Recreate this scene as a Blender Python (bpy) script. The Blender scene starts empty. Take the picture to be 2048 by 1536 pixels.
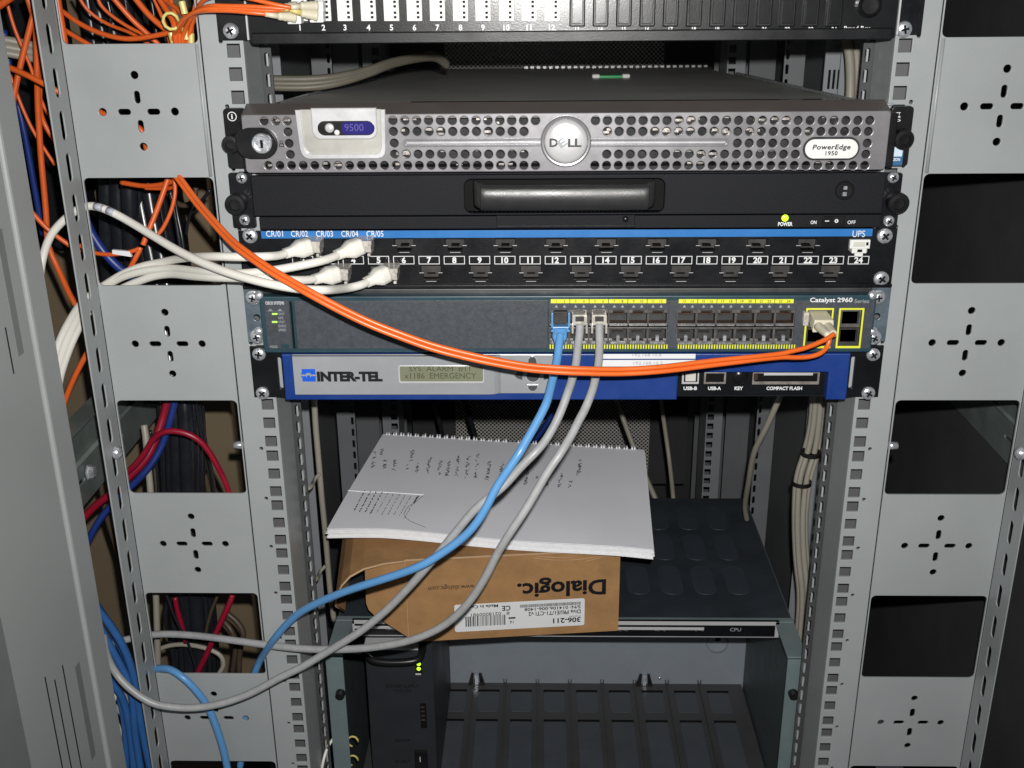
import bpy, bmesh, math, random
from mathutils import Vector, Matrix, noise
random.seed(7)
scene = bpy.context.scene
COL = scene.collection
S = 0.001                     # all sizes below are in millimetres

# ------------------------------------------------------------------ camera
F, CX, CY, CZ, PITCH, YAW, ROLL = 2214.6066, -20.12, -799.98, 321.185, 0.370050, -0.025371, -0.0098008
fw = Vector((math.sin(YAW)*math.cos(PITCH), math.cos(YAW)*math.cos(PITCH), -math.sin(PITCH)))
rt = Vector((math.cos(YAW), -math.sin(YAW), 0)); up = rt.cross(fw)
r2 = rt*math.cos(ROLL)+up*math.sin(ROLL); u2 = -rt*math.sin(ROLL)+up*math.cos(ROLL)
CAMP = Vector((CX, CY, CZ))
cd = bpy.data.cameras.new('camera'); cam = bpy.data.objects.new('camera', cd); COL.objects.link(cam)
m = Matrix((r2, u2, -fw)).transposed().to_4x4(); m.translation = CAMP*S
cam.matrix_world = m
cd.sensor_fit = 'HORIZONTAL'; cd.sensor_width = 36; cd.lens = F/2048*36
cd.clip_start = 0.02; cd.clip_end = 50
scene.camera = cam

# ------------------------------------------------------------------ world, flash, exposure
w = bpy.data.worlds.new('World'); scene.world = w; w.use_nodes = True
w.node_tree.nodes['Background'].inputs[0].default_value = (0.80, 0.90, 1.0, 1)
w.node_tree.nodes['Background'].inputs[1].default_value = 0.03
ld = bpy.data.lights.new('camera_flash', 'SPOT'); ld.energy = 38.5; ld.color = (1.0, 0.985, 0.955)
ld.spot_size = math.radians(104); ld.spot_blend = 1.0; ld.shadow_soft_size = 0.005
fl = bpy.data.objects.new('camera_flash', ld); COL.objects.link(fl)
FP = CAMP + rt*14 + up*31
fl.location = FP*S
aim = Vector((-10, 0, 60))
fl.rotation_euler = (aim-FP).to_track_quat('-Z', 'Y').to_euler()
scene.view_settings.view_transform = 'Standard'; scene.view_settings.look = 'None'
scene.view_settings.exposure = 0.0; scene.view_settings.gamma = 1.0
scene.render.engine = 'CYCLES'
scene.cycles.max_bounces = 6

# ------------------------------------------------------------------ helpers
def at(u, v, Y=None, X=None, Z=None):
    """photograph pixel -> point on the plane Y, X or Z (mm)"""
    d = fw*F + r2*(u-1024) - u2*(v-768)
    if Y is not None: t = (Y-CY)/d.y
    elif X is not None: t = (X-CX)/d.x
    else: t = (Z-CZ)/d.z
    return CAMP + d*t

def mat(name, col, rough=0.5, metal=0.0, var=0.06, scale=40, bump=0.0, bscale=400, coat=0.0, emit=None, spec=0.5, rvar=0.08):
    mt = bpy.data.materials.new(name); mt.use_nodes = True
    nt = mt.node_tree; b = nt.nodes['Principled BSDF']
    tc = nt.nodes.new('ShaderNodeTexCoord')
    nz = nt.nodes.new('ShaderNodeTexNoise'); nz.inputs['Scale'].default_value = scale; nz.inputs['Detail'].default_value = 6
    nz.inputs['Roughness'].default_value = 0.65
    nt.links.new(tc.outputs['Object'], nz.inputs['Vector'])
    mr = nt.nodes.new('ShaderNodeMapRange'); mr.inputs['From Min'].default_value = 0.3; mr.inputs['From Max'].default_value = 0.7
    mr.inputs['To Min'].default_value = 1-var; mr.inputs['To Max'].default_value = 1+var
    nt.links.new(nz.outputs['Fac'], mr.inputs['Value'])
    mx = nt.nodes.new('ShaderNodeVectorMath'); mx.operation = 'SCALE'; mx.inputs[0].default_value = col
    nt.links.new(mr.outputs['Result'], mx.inputs['Scale'])
    nt.links.new(mx.outputs['Vector'], b.inputs['Base Color'])
    m2 = nt.nodes.new('ShaderNodeMapRange'); m2.inputs['To Min'].default_value = max(0.03, rough-rvar); m2.inputs['To Max'].default_value = min(1, rough+rvar)
    m2.inputs['From Min'].default_value = 0.3; m2.inputs['From Max'].default_value = 0.7
    nt.links.new(nz.outputs['Fac'], m2.inputs['Value']); nt.links.new(m2.outputs['Result'], b.inputs['Roughness'])
    b.inputs['Metallic'].default_value = metal
    b.inputs['Specular IOR Level'].default_value = spec
    b.inputs['Coat Weight'].default_value = coat; b.inputs['Coat Roughness'].default_value = 0.12
    if bump > 0:
        n2 = nt.nodes.new('ShaderNodeTexNoise'); n2.inputs['Scale'].default_value = bscale; n2.inputs['Detail'].default_value = 3
        nt.links.new(tc.outputs['Object'], n2.inputs['Vector'])
        bp = nt.nodes.new('ShaderNodeBump'); bp.inputs['Strength'].default_value = bump; bp.inputs['Distance'].default_value = 0.0005
        nt.links.new(n2.outputs['Fac'], bp.inputs['Height']); nt.links.new(bp.outputs['Normal'], b.inputs['Normal'])
    if emit:
        b.inputs['Emission Color'].default_value = (*emit[:3], 1); b.inputs['Emission Strength'].default_value = emit[3]
    return mt

M = {}
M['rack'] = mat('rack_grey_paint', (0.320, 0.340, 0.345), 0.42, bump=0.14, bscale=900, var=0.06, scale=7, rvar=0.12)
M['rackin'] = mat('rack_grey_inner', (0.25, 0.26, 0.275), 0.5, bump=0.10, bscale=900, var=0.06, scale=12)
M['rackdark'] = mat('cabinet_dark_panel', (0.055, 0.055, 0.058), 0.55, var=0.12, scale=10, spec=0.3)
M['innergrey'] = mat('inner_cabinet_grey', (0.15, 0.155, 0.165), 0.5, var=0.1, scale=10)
M['backhole'] = mat('rail_backing_dark', (0.10, 0.10, 0.105), 0.6)
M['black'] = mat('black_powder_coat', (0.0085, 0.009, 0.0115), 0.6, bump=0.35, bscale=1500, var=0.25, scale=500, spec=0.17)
M['blackgloss'] = mat('black_gloss_paint', (0.006, 0.0065, 0.008), 0.36, bump=0.15, bscale=900, var=0.1, spec=0.3)
M['fiberblack'] = mat('black_sheen_paint', (0.010, 0.0105, 0.0115), 0.235, bump=0.10, bscale=900, var=0.1, spec=0.5, rvar=0.02)
M['plasticblack'] = mat('black_plastic', (0.009, 0.009, 0.010), 0.30, var=0.2, spec=0.4)
M['plastichandle'] = mat('black_handle_plastic', (0.022, 0.0225, 0.023), 0.36, bump=0.12, bscale=900, var=0.1)
M['hole'] = mat('socket_interior', (0.008, 0.008, 0.008), 0.6, var=0.2, spec=0.06)
M['jackdark'] = mat('jack_dark_plastic', (0.050, 0.047, 0.045), 0.5, var=0.35, scale=90, spec=0.15)
M['chrome'] = mat('bright_zinc', (0.80, 0.83, 0.88), 0.26, 0.75, var=0.3, scale=300, bump=0.5, bscale=420)
M['zinc'] = mat('galvanised_steel', (0.17, 0.20, 0.19), 0.40, 0.35, var=0.22, scale=25)
M['steelblue'] = mat('passivated_bracket', (0.12, 0.155, 0.185), 0.35, 0.35, var=0.35, scale=60)
M['bezel'] = mat('bezel_silver_grey', (0.255, 0.247, 0.262), 0.33, 0.4, var=0.03)
M['bezelin'] = mat('bezel_dark_metal', (0.030, 0.030, 0.032), 0.5, 0.0, var=0.6, scale=130, spec=0.12)
M['silver'] = mat('bright_silver_plastic', (0.66, 0.66, 0.67), 0.28, 0.35, var=0.02)
M['silverpanel'] = mat('brushed_display_panel', (0.42, 0.41, 0.38), 0.36, 0.25, var=0.03)
M['white'] = mat('white_plastic', (0.72, 0.72, 0.70), 0.4, var=0.03)
M['print'] = mat('white_print', (0.70, 0.71, 0.72), 0.5, var=0.02)
M['dimprint'] = mat('grey_print', (0.30, 0.32, 0.34), 0.5, var=0.02)
M['ink'] = mat('black_ink', (0.008, 0.008, 0.010), 0.45, var=0.05)
M['handink'] = mat('pen_ink', (0.045, 0.045, 0.06), 0.6, var=0.2)
M['cover'] = mat('server_cover_steel', (0.62, 0.62, 0.59), 0.40, 0.0, var=0.12, scale=8)
M['covershiny'] = mat('server_cover_gloss', (0.09, 0.095, 0.10), 0.18, 0.8, var=0.2, scale=8)
M['bluelabel'] = mat('blue_label_strip', (0.022, 0.155, 0.44), 0.38, var=0.03)
M['lcdblue'] = mat('blue_display', (0.02, 0.015, 0.11), 0.2, emit=(0.05, 0.04, 0.55, 0.12))
M['lcdtext'] = mat('dim_display_digits', (0.06, 0.05, 0.22), 0.4, emit=(0.25, 0.3, 0.9, 0.04))
M['swface'] = mat('switch_slate_plastic', (0.052, 0.058, 0.068), 0.44, bump=0.3, bscale=1400, var=0.12, scale=300)
M['swframe'] = mat('switch_teal_frame', (0.022, 0.052, 0.068), 0.36, var=0.08)
M['swtop'] = mat('switch_top_metal', (0.05, 0.052, 0.052), 0.4, 0.3, var=0.2)
M['yellow'] = mat('yellow_print', (0.72, 0.74, 0.05), 0.45, var=0.03)
M['shield'] = mat('port_shield_metal', (0.34, 0.31, 0.29), 0.34, 0.5, var=0.3, scale=150)
M['portbrown'] = mat('port_brown_inside', (0.060, 0.036, 0.026), 0.5, spec=0.15, var=0.4, scale=150)
M['blue'] = mat('royal_blue_bezel', (0.006, 0.035, 0.195), 0.42, bump=0.25, bscale=1200, var=0.06)
M['facesilver'] = mat('faceplate_silver', (0.46, 0.475, 0.50), 0.33, 0.45, var=0.03, scale=14)
M['lcd'] = mat('green_lcd', (0.185, 0.195, 0.130), 0.3, var=0.04)
M['logoblue'] = mat('logo_blue', (0.01, 0.10, 0.60), 0.4, var=0.03)
M['key'] = mat('grey_keys', (0.065, 0.068, 0.075), 0.35, var=0.05)
M['paper'] = mat('paper_white', (0.80, 0.80, 0.85), 0.8, var=0.025, scale=16)
M['paperedge'] = mat('paper_sheet_edges', (0.86, 0.86, 0.88), 0.8, var=0.05, scale=200)
M['paperold'] = mat('printed_sheet', (0.57, 0.60, 0.60), 0.8, var=0.02)
M['card'] = mat('brown_cardboard', (0.335, 0.180, 0.072), 0.85, var=0.17, scale=38, bump=0.35, bscale=260)
M['cardedge'] = mat('cardboard_cut_edge', (0.46, 0.30, 0.17), 0.9, var=0.1)
M['chas'] = mat('card_cage_teal_grey', (0.175, 0.225, 0.235), 0.42, 0.2, var=0.10, scale=20)
M['chaswall'] = mat('card_cage_rear_wall', (0.235, 0.265, 0.30), 0.5, var=0.05)
M['chastop'] = mat('card_cage_top', (0.026, 0.032, 0.040), 0.5, var=0.18, scale=22)
M['oval'] = mat('embossed_top', (0.034, 0.042, 0.052), 0.45, var=0.05)  # lighter than the plate, standing in for light on the shallow relief
M['bezeltop'] = mat('bezel_top_brown', (0.115, 0.098, 0.092), 0.4, 0.2)
M['printmark'] = mat('faded_blue_print', (0.42, 0.43, 0.50), 0.5)
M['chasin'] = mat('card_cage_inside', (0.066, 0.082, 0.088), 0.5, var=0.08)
M['guide'] = mat('card_guide_plastic', (0.052, 0.052, 0.055), 0.45, var=0.1)
M['guidein'] = mat('card_guide_recess', (0.062, 0.070, 0.084), 0.5, var=0.08)
M['module'] = mat('power_module_face', (0.028, 0.032, 0.038), 0.45, 0.2, var=0.12, scale=14)
M['whitecable'] = mat('white_cable', (0.73, 0.71, 0.65), 0.42, var=0.03)
M['greycable'] = mat('grey_cable', (0.33, 0.335, 0.34), 0.40, var=0.10, scale=140)
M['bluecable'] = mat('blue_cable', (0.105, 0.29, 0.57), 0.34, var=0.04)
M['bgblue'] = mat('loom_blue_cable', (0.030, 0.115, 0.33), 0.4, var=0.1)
M['navy'] = mat('navy_cable', (0.010, 0.028, 0.17), 0.4, var=0.08)
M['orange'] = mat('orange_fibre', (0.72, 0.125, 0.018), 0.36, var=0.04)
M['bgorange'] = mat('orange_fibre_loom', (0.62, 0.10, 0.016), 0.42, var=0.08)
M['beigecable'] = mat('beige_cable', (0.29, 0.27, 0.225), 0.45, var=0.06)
M['dimbeige'] = mat('dimmed_beige_cable', (0.15, 0.135, 0.105), 0.5, var=0.08)  # darkened beige: dimming with distance put into the colour
M['red'] = mat('red_cable', (0.24, 0.005, 0.022), 0.4, var=0.08)
M['blackcable'] = mat('black_cable', (0.013, 0.014, 0.018), 0.28, var=0.2)
M['brown'] = mat('brown_cable', (0.055, 0.038, 0.024), 0.5, var=0.1)
M['tie'] = mat('cable_tie', (0.010, 0.010, 0.011), 0.4)
M['yellowtie'] = mat('yellow_tag', (0.62, 0.52, 0.17), 0.4, var=0.1)
M['boot'] = mat('beige_fibre_boot', (0.62, 0.57, 0.44), 0.4, var=0.05)
M['clearplug'] = mat('clear_plug', (0.55, 0.52, 0.47), 0.15, 0.2, var=0.3, scale=200)
M['wall'] = mat('beige_wall_board', (0.170, 0.128, 0.076), 0.75, var=0.10, scale=9)
M['door'] = mat('door_grey_paint', (0.31, 0.325, 0.325), 0.5, bump=0.12, bscale=900, var=0.04, scale=8)
M['doordark'] = mat('door_groove', (0.17, 0.18, 0.18), 0.6, var=0.05)
M['led'] = mat('green_led', (0.3, 0.8, 0.02), 0.3, emit=(0.62, 1.0, 0.02, 1.3))
M['ledsoft'] = mat('soft_green_led', (0.3, 0.5, 0.1), 0.3, emit=(0.55, 0.85, 0.12, 0.6))
M['ledoff'] = mat('unlit_led', (0.05, 0.06, 0.05), 0.3)
M['greenlatch'] = mat('green_latch', (0.01, 0.30, 0.09), 0.3)
M['sticker'] = mat('white_label', (0.70, 0.71, 0.72), 0.55, var=0.02)
M['stickerblue'] = mat('sticker_blue', (0.03, 0.12, 0.26), 0.4)
M['stickerpale'] = mat('sticker_pale', (0.55, 0.66, 0.75), 0.4)
M['sheath'] = mat('beige_usb', (0.55, 0.54, 0.49), 0.4)

def mesh_mat():
    """perforated grey rear door: rows of small dark holes"""
    mt = bpy.data.materials.new('perforated_mesh'); mt.use_nodes = True; nt = mt.node_tree; b = nt.nodes['Principled BSDF']
    tc = nt.nodes.new('ShaderNodeTexCoord'); mp = nt.nodes.new('ShaderNodeMapping'); mp.inputs['Scale'].default_value = (205, 1, 205)
    mp.inputs['Rotation'].default_value = (0, math.radians(45), 0)
    vo = nt.nodes.new('ShaderNodeTexVoronoi'); vo.inputs['Randomness'].default_value = 0.0; vo.inputs['Scale'].default_value = 1; vo.voronoi_dimensions = '3D'
    nt.links.new(tc.outputs['Object'], mp.inputs['Vector']); nt.links.new(mp.outputs['Vector'], vo.inputs['Vector'])
    cr = nt.nodes.new('ShaderNodeValToRGB'); cr.color_ramp.elements[0].position = 0.36; cr.color_ramp.elements[0].color = (0.02, 0.02, 0.02, 1)
    cr.color_ramp.elements[1].position = 0.44; cr.color_ramp.elements[1].color = (0.62, 0.60, 0.57, 1)
    nt.links.new(vo.outputs['Distance'], cr.inputs['Fac']); nt.links.new(cr.outputs['Color'], b.inputs['Base Color'])
    b.inputs['Roughness'].default_value = 0.5
    return mt
M['mesh'] = mesh_mat()

def link(o): COL.objects.link(o); return o

def thing(name, label, cat, loc=(0, 0, 0), group=None):
    o = bpy.data.objects.new(name, None); link(o); o.location = Vector(loc)*S
    o.empty_display_size = 0.02
    o['label'] = label; o['category'] = cat
    if group: o['group'] = group
    return o
def tag(o, label, cat, group=None, kind=None):
    if kind: o['kind'] = kind
    if label: o['label'] = label
    if cat: o['category'] = cat
    if group: o['group'] = group
    return o

def finish(name, me, mt, parent, smooth=False, M4=None):
    if M4 is not None: me.transform(M4)
    me.transform(Matrix.Scale(S, 4))
    if mt is not None:
        me.materials.clear(); me.materials.append(mt if not isinstance(mt, str) else M[mt])
    o = link(bpy.data.objects.new(name, me))
    if smooth:
        for p in me.polygons: p.use_smooth = True
    if parent is not None:
        o.parent = parent
        L = parent.location if parent.type == 'EMPTY' else Vector((0, 0, 0))   # mesh parents sit at the origin
        o.matrix_parent_inverse = Matrix.Translation(-L)
    return o

class MB:
    def __init__(s): s.v = []; s.f = []
    def add(s, vs, fs):
        n = len(s.v); s.v += [Vector(p) for p in vs]; s.f += [tuple(i+n for i in f) for f in fs]; return s
    def box(s, x0, x1, y0, y1, z0, z1):
        v = [(x0,y0,z0),(x1,y0,z0),(x1,y1,z0),(x0,y1,z0),(x0,y0,z1),(x1,y0,z1),(x1,y1,z1),(x0,y1,z1)]
        return s.add(v, [(0,3,2,1),(4,5,6,7),(0,1,5,4),(1,2,6,5),(2,3,7,6),(3,0,4,7)])
    def hexa(s, a, b):
        """a, b: two quads (near, far)"""
        return s.add(list(a)+list(b), [(0,1,2,3),(7,6,5,4),(0,4,5,1),(1,5,6,2),(2,6,7,3),(3,7,4,0)])
    def prism(s, poly, d):
        """poly: 3d points of a planar outline, d: extrusion vector"""
        n = len(poly); d = Vector(d)
        vs = [Vector(p) for p in poly]+[Vector(p)+d for p in poly]
        return s.add(vs, [tuple(range(n)), tuple(range(2*n-1, n-1, -1))]+[(i, i+n, (i+1) % n+n, (i+1) % n) for i in range(n)])
    def tube(s, pts, r, n=10, cap=True):
        pts = [Vector(p) for p in pts]; N = len(pts)
        rr = r if isinstance(r, (list, tuple)) else [r]*N
        t = [(pts[min(i+1, N-1)]-pts[max(i-1, 0)]).normalized() for i in range(N)]
        a = t[0].orthogonal().normalized(); vs = []; fs = []
        for i in range(N):
            a = (a-t[i]*a.dot(t[i])).normalized(); b = t[i].cross(a)
            for k in range(n):
                q = 2*math.pi*k/n; vs.append(pts[i]+(a*math.cos(q)+b*math.sin(q))*rr[i])
        for i in range(N-1):
            for k in range(n):
                fs.append((i*n+k, i*n+(k+1) % n, (i+1)*n+(k+1) % n, (i+1)*n+k))
        if cap: fs += [tuple(range(n-1, -1, -1)), tuple((N-1)*n+k for k in range(n))]
        return s.add(vs, fs)
    def lathe(s, c, axis, prof, n=24):
        """prof: (radius, height along axis)"""
        c = Vector(c); ax = Vector(axis).normalized(); a = ax.orthogonal().normalized(); b = ax.cross(a); vs = []; fs = []
        for r, h in prof:
            for k in range(n):
                q = 2*math.pi*k/n; vs.append(c+ax*h+(a*math.cos(q)+b*math.sin(q))*max(r, 0.001))
        m = len(prof)
        for i in range(m-1):
            for k in range(n): fs.append((i*n+k, i*n+(k+1) % n, (i+1)*n+(k+1) % n, (i+1)*n+k))
        fs += [tuple(range(n-1, -1, -1)), tuple((m-1)*n+k for k in range(n))]
        return s.add(vs, fs)
    def build(s, name, mt, parent=None, smooth=False, bevel=0.0, M4=None, recalc=True):
        me = bpy.data.meshes.new(name); me.from_pydata([tuple(p) for p in s.v], [], s.f); me.update()
        if recalc or bevel:
            bm = bmesh.new(); bm.from_mesh(me)
            if recalc: bmesh.ops.recalc_face_normals(bm, faces=bm.faces)
            if bevel: bmesh.ops.bevel(bm, geom=[e for e in bm.edges if len(e.link_faces) == 2 and e.calc_face_angle(0) > 0.5], offset=bevel, segments=2, affect='EDGES', profile=0.5, clamp_overlap=True)
            bm.to_mesh(me); bm.free()
        return finish(name, me, mt, parent, smooth, M4)

FRONT = Matrix(((1,0,0,0),(0,0,-1,0),(0,1,0,0),(0,0,0,1)))      # local (x,y,z) -> (x,-z,y): drawn on a face that looks at -Y
TOP = Matrix.Identity(4)
def frontat(Y): m = FRONT.copy(); m.translation = Vector((0, Y, 0)); return m
def sideat(X, sgn=1):       # local (x,y) -> world (Y,Z) at X, thickness along X
    m = Matrix(((0,0,sgn,X),(1,0,0,0),(0,1,0,0),(0,0,0,1))); return m

from mathutils.geometry import delaunay_2d_cdt
def _sarea(pl): return sum(pl[k-1][0]*pl[k][1]-pl[k][0]*pl[k-1][1] for k in range(len(pl)))/2
def _inset(pl, d):
    """move every corner of a loop towards the material (left of its direction)"""
    out = []; n = len(pl)
    for k in range(n):
        a, b, c = Vector(pl[k-1]), Vector(pl[k]), Vector(pl[(k+1) % n])
        e1 = (b-a).normalized(); e2 = (c-b).normalized()
        n1 = Vector((-e1.y, e1.x)); n2 = Vector((-e2.y, e2.x)); m_ = (n1+n2)
        if m_.length < 1e-4: m_ = n1.copy()
        m_.normalize(); k_ = 1/max(0.5, m_.dot(n1)); q = b+m_*d*k_; out.append((q.x, q.y))
    return out
def shape(outline, holes, t, bev=0.25, res=2):
    """flat plate with holes, thickness t from z=-t..0 in local space, edges rounded by bev"""
    loops = []
    for n_, pl in enumerate([outline]+list(holes)):
        q = []
        for p in pl:
            if not q or (abs(p[0]-q[-1][0])+abs(p[1]-q[-1][1])) > 1e-4: q.append((p[0], p[1]))
        if abs(q[0][0]-q[-1][0])+abs(q[0][1]-q[-1][1]) < 1e-4: q.pop()
        if (_sarea(q) > 0) != (n_ == 0): q = q[::-1]
        loops.append(q)
    co = []; ed = []
    for q in loops:
        n0 = len(co); co += [Vector(p) for p in _inset(q, bev)]; ed += [(n0+k, n0+(k+1) % len(q)) for k in range(len(q))]
    vc, _, fc, ov, _, _ = delaunay_2d_cdt(co, ed, [], 0, 1e-5, True)
    lp = []; n0 = 0
    for q in loops:
        c_ = co[n0:n0+len(q)]; n0 += len(q)
        lp.append((min(p.x for p in c_), max(p.x for p in c_), min(p.y for p in c_), max(p.y for p in c_), c_))
    def inside(l, x, y):
        if x < l[0] or x > l[1] or y < l[2] or y > l[3]: return False
        r = False; c_ = l[4]
        for k in range(len(c_)):
            a, b = c_[k-1], c_[k]
            if (a.y > y) != (b.y > y) and x < (b.x-a.x)*(y-a.y)/(b.y-a.y)+a.x: r = not r
        return r
    keep = []
    for f in fc:
        x = sum(vc[k].x for k in f)/len(f); y = sum(vc[k].y for k in f)/len(f)
        if inside(lp[0], x, y) and not any(inside(l, x, y) for l in lp[1:]): keep.append(f)
    fc = keep
    mp = [o[0] if o else None for o in ov]
    base = [p for q in loops for p in q]; mid = [p for q in loops for p in _inset(q, bev*0.3)]; N = len(base)
    vs = [(c.x, c.y, 0) for c in co]+[(p[0], p[1], -bev*0.3) for p in mid]+[(p[0], p[1], -bev) for p in base]+[(p[0], p[1], -t) for p in base]
    ex = {}
    for k, o in enumerate(mp):
        if o is None: ex[k] = len(vs); vs.append((vc[k].x, vc[k].y, 0)); vs.append((vc[k].x, vc[k].y, -t))
    fs = []
    for f in fc:
        fr = [mp[k] if mp[k] is not None else ex[k] for k in f]; bk = [mp[k]+3*N if mp[k] is not None else ex[k]+1 for k in f]
        a = sum(vc[f[k-1]].x*vc[f[k]].y-vc[f[k]].x*vc[f[k-1]].y for k in range(len(f)))
        if a < 0: fr = fr[::-1]; bk = bk[::-1]
        fs.append(tuple(fr)); fs.append(tuple(bk[::-1]))
    for (a, b) in ed:
        for l in range(3): fs.append((a+l*N, a+(l+1)*N, b+(l+1)*N, b+l*N))
    me = bpy.data.meshes.new('plate'); me.from_pydata(vs, [], fs); me.update()
    return me
def plate(name, outline, holes, t, mt, parent, M4, bev=0.25):
    return finish(name, shape(outline, holes, t, bev), mt, parent, False, M4)

def rect(x0, x1, z0, z1): return [(x0, z0), (x1, z0), (x1, z1), (x0, z1)]
def rrect(x0, x1, z0, z1, r, n=5):
    p = []
    for cx, cz, a in ((x1-r, z0+r, -90), (x1-r, z1-r, 0), (x0+r, z1-r, 90), (x0+r, z0+r, 180)):
        for i in range(n+1):
            q = math.radians(a+90*i/n); p.append((cx+r*math.cos(q), cz+r*math.sin(q)))
    return p
def circ(cx, cz, r, n=20): return [(cx+r*math.cos(2*math.pi*i/n), cz+r*math.sin(2*math.pi*i/n)) for i in range(n)]
def pxr(u0, v0, u1, v1, Y):
    """photo rectangle -> (x0,x1,z0,z1) on the plane Y"""
    um, vm = (u0+u1)/2, (v0+v1)/2
    return at(u0, vm, Y).x, at(u1, vm, Y).x, at(um, v1, Y).z, at(um, v0, Y).z
def pbox(name, px, Y, t, mt, parent, bevel=0.3, r=0):
    x0, x1, z0, z1 = pxr(*px, Y)
    if r: return plate(name, rrect(x0, x1, z0, z1, r), [], t, mt, parent, frontat(Y), min(bevel, 0.3, t*0.45))
    return MB().box(x0, x1, Y, Y+t, z0, z1).build(name, mt, parent, bevel=min(bevel, t*0.4))

def textmesh(s, bold=0.0, ext=0.05, shear=0.0, spacing=1.0):
    cu = bpy.data.curves.new('tmp', 'FONT'); cu.body = s; cu.size = 10; cu.extrude = ext; cu.offset = bold; cu.shear = shear
    cu.space_character = spacing; cu.resolution_u = 3
    ob = bpy.data.objects.new('tmp', cu); link(ob)
    dg = bpy.context.evaluated_depsgraph_get(); dg.update()
    me = bpy.data.meshes.new_from_object(ob.evaluated_get(dg))
    bpy.data.objects.remove(ob); bpy.data.curves.remove(cu)
    return me
def fit(me, x0, x1, z0, z1, rot=0):
    xs = [v.co.x for v in me.vertices]; ys = [v.co.y for v in me.vertices]
    a, b, c, d = min(xs), max(xs), min(ys), max(ys)
    me.transform(Matrix.Translation((-(a+b)/2, -(c+d)/2, 0)))
    me.transform(Matrix.Diagonal(((x1-x0)/(b-a), (z1-z0)/(d-c), 1, 1)))
    me.transform(Matrix.Rotation(rot, 4, 'Z')); me.transform(Matrix.Translation(((x0+x1)/2, (z0+z1)/2, 0)))
    return me
def textp(s, px, Y, mt, parent, name='lettering', bold=0.15, shear=0.0, spacing=1.0):
    x0, x1, z0, z1 = pxr(*px, Y)
    if s.isdigit():        # digits keep their own proportions
        me = textmesh(s, bold, 0.05, shear, spacing); xs = [v.co.x for v in me.vertices]; ys = [v.co.y for v in me.vertices]
        wn = (max(xs)-min(xs))/(max(ys)-min(ys))*(z1-z0)*1.0; c = (x0+x1)/2
        return finish(name, fit(me, c-wn/2, c+wn/2, z0, z1), mt, parent, False, frontat(Y-0.12))
    return finish(name, fit(textmesh(s, bold, 0.05, shear, spacing), x0, x1, z0, z1), mt, parent, False, frontat(Y-0.12))
def join_meshes(mes):
    bm = bmesh.new()
    for q in mes: bm.from_mesh(q)
    out = bpy.data.meshes.new('j'); bm.to_mesh(out); bm.free(); return out

def smooth_path(pts, sub=8):
    P = [Vector(p) for p in pts]; out = []
    P = [P[0]*2-P[1]]+P+[P[-1]*2-P[-2]]
    for i in range(1, len(P)-2):
        a, b, c, d = P[i-1:i+3]
        # centripetal-ish catmull rom
        for k in range(sub):
            t = k/sub
            out.append(0.5*((2*b)+(c-a)*t+(2*a-5*b+4*c-d)*t*t+(3*b-a-3*c+d)*t*t*t))
    out.append(P[-2]); return out
def relax(P, n=6):
    P = [p.copy() for p in P]
    for _ in range(n):
        Q = [p.copy() for p in P]
        for i in range(1, len(P)-1): Q[i] = P[i]*0.5+(P[i-1]+P[i+1])*0.25
        P = Q
    return P
def pxpath(pts):
    """(u, v, Y) photo waypoints of a cable at its depth"""
    return [at(u, v, y) for u, v, y in pts]
def cable(name, pts, r, mt, parent=None, n=10, sub=8, rel=4):
    return MB().tube(relax(smooth_path(pts, sub), rel), r, n).build(name, mt, parent, smooth=True, recalc=False)

def screw(parent, x, z, Y, r=4.6, name='mounting_screw', mt='chrome', washer=False):
    mb = MB()
    if washer: mb.lathe((x, Y, z), (0, -1, 0), [(r*1.25, 0), (r*1.25, 0.9), (r*0.9, 0.9)], 24)
    h = 0.9 if washer else 0
    mb.lathe((x, Y, z), (0, -1, 0), [(r, h), (r, h+0.8), (r*0.93, h+1.7), (r*0.75, h+2.4), (r*0.5, h+2.9), (r*0.25, h+3.1), (0.02, h+3.15)], 28)
    o = mb.build(name, mt, parent, smooth=True)
    a = random.uniform(0, 1.5); c = MB()
    for k in range(2):
        dx, dz = math.cos(a+k*math.pi/2), math.sin(a+k*math.pi/2); L = r*0.52; wd = r*0.13; y0 = Y-h-3.3; y1 = Y-h-2.0
        p = [(x+dx*L-dz*wd, y0+k*0.05, z+dz*L+dx*wd), (x+dx*L+dz*wd, y0+k*0.05, z+dz*L-dx*wd), (x-dx*L+dz*wd, y0+k*0.05, z-dz*L-dx*wd), (x-dx*L-dz*wd, y0+k*0.05, z-dz*L+dx*wd)]
        c.prism(p, (0, 1.0, 0))
    c.build('cross_slot', 'hole', o)
    return o
def screwpx(parent, u, v, Y, **k):
    p = at(u, v, Y-2.5); return screw(parent, p.x, p.z, Y, **k)
def thumbknob(parent, u, v, Y, r=7.5):
    p = at(u, v, Y-9)
    o = MB().lathe((p.x, Y, p.z), (0, -1, 0), [(r*0.6, 0), (r*0.6, 3), (r, 3.2), (r, 9.6), (r*0.9, 10.5), (r*0.55, 10.8), (r*0.5, 9.5), (0.05, 9.3)], 28).build('thumb_screw', 'plasticblack', parent, smooth=False)
    return o
def led(parent, u, v, Y, r, mt='led', name='led_lamp'):
    p = at(u, v, Y)
    return MB().lathe((p.x, Y, p.z), (0, -1, 0), [(r, 0), (r, 0.4), (r*0.7, 0.9), (0.02, 1.1)], 18).build(name, mt, parent, smooth=True)

# ================================================================== SETTING
wall = MB().box(-900, -285, 360, 372, -700, 600).build('wall', 'wall'); wall['kind'] = 'structure'
backw = MB().box(-1100, 1100, 1250, 1262, -1200, 900).build('wall', 'rackdark'); backw['kind'] = 'structure'

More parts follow.
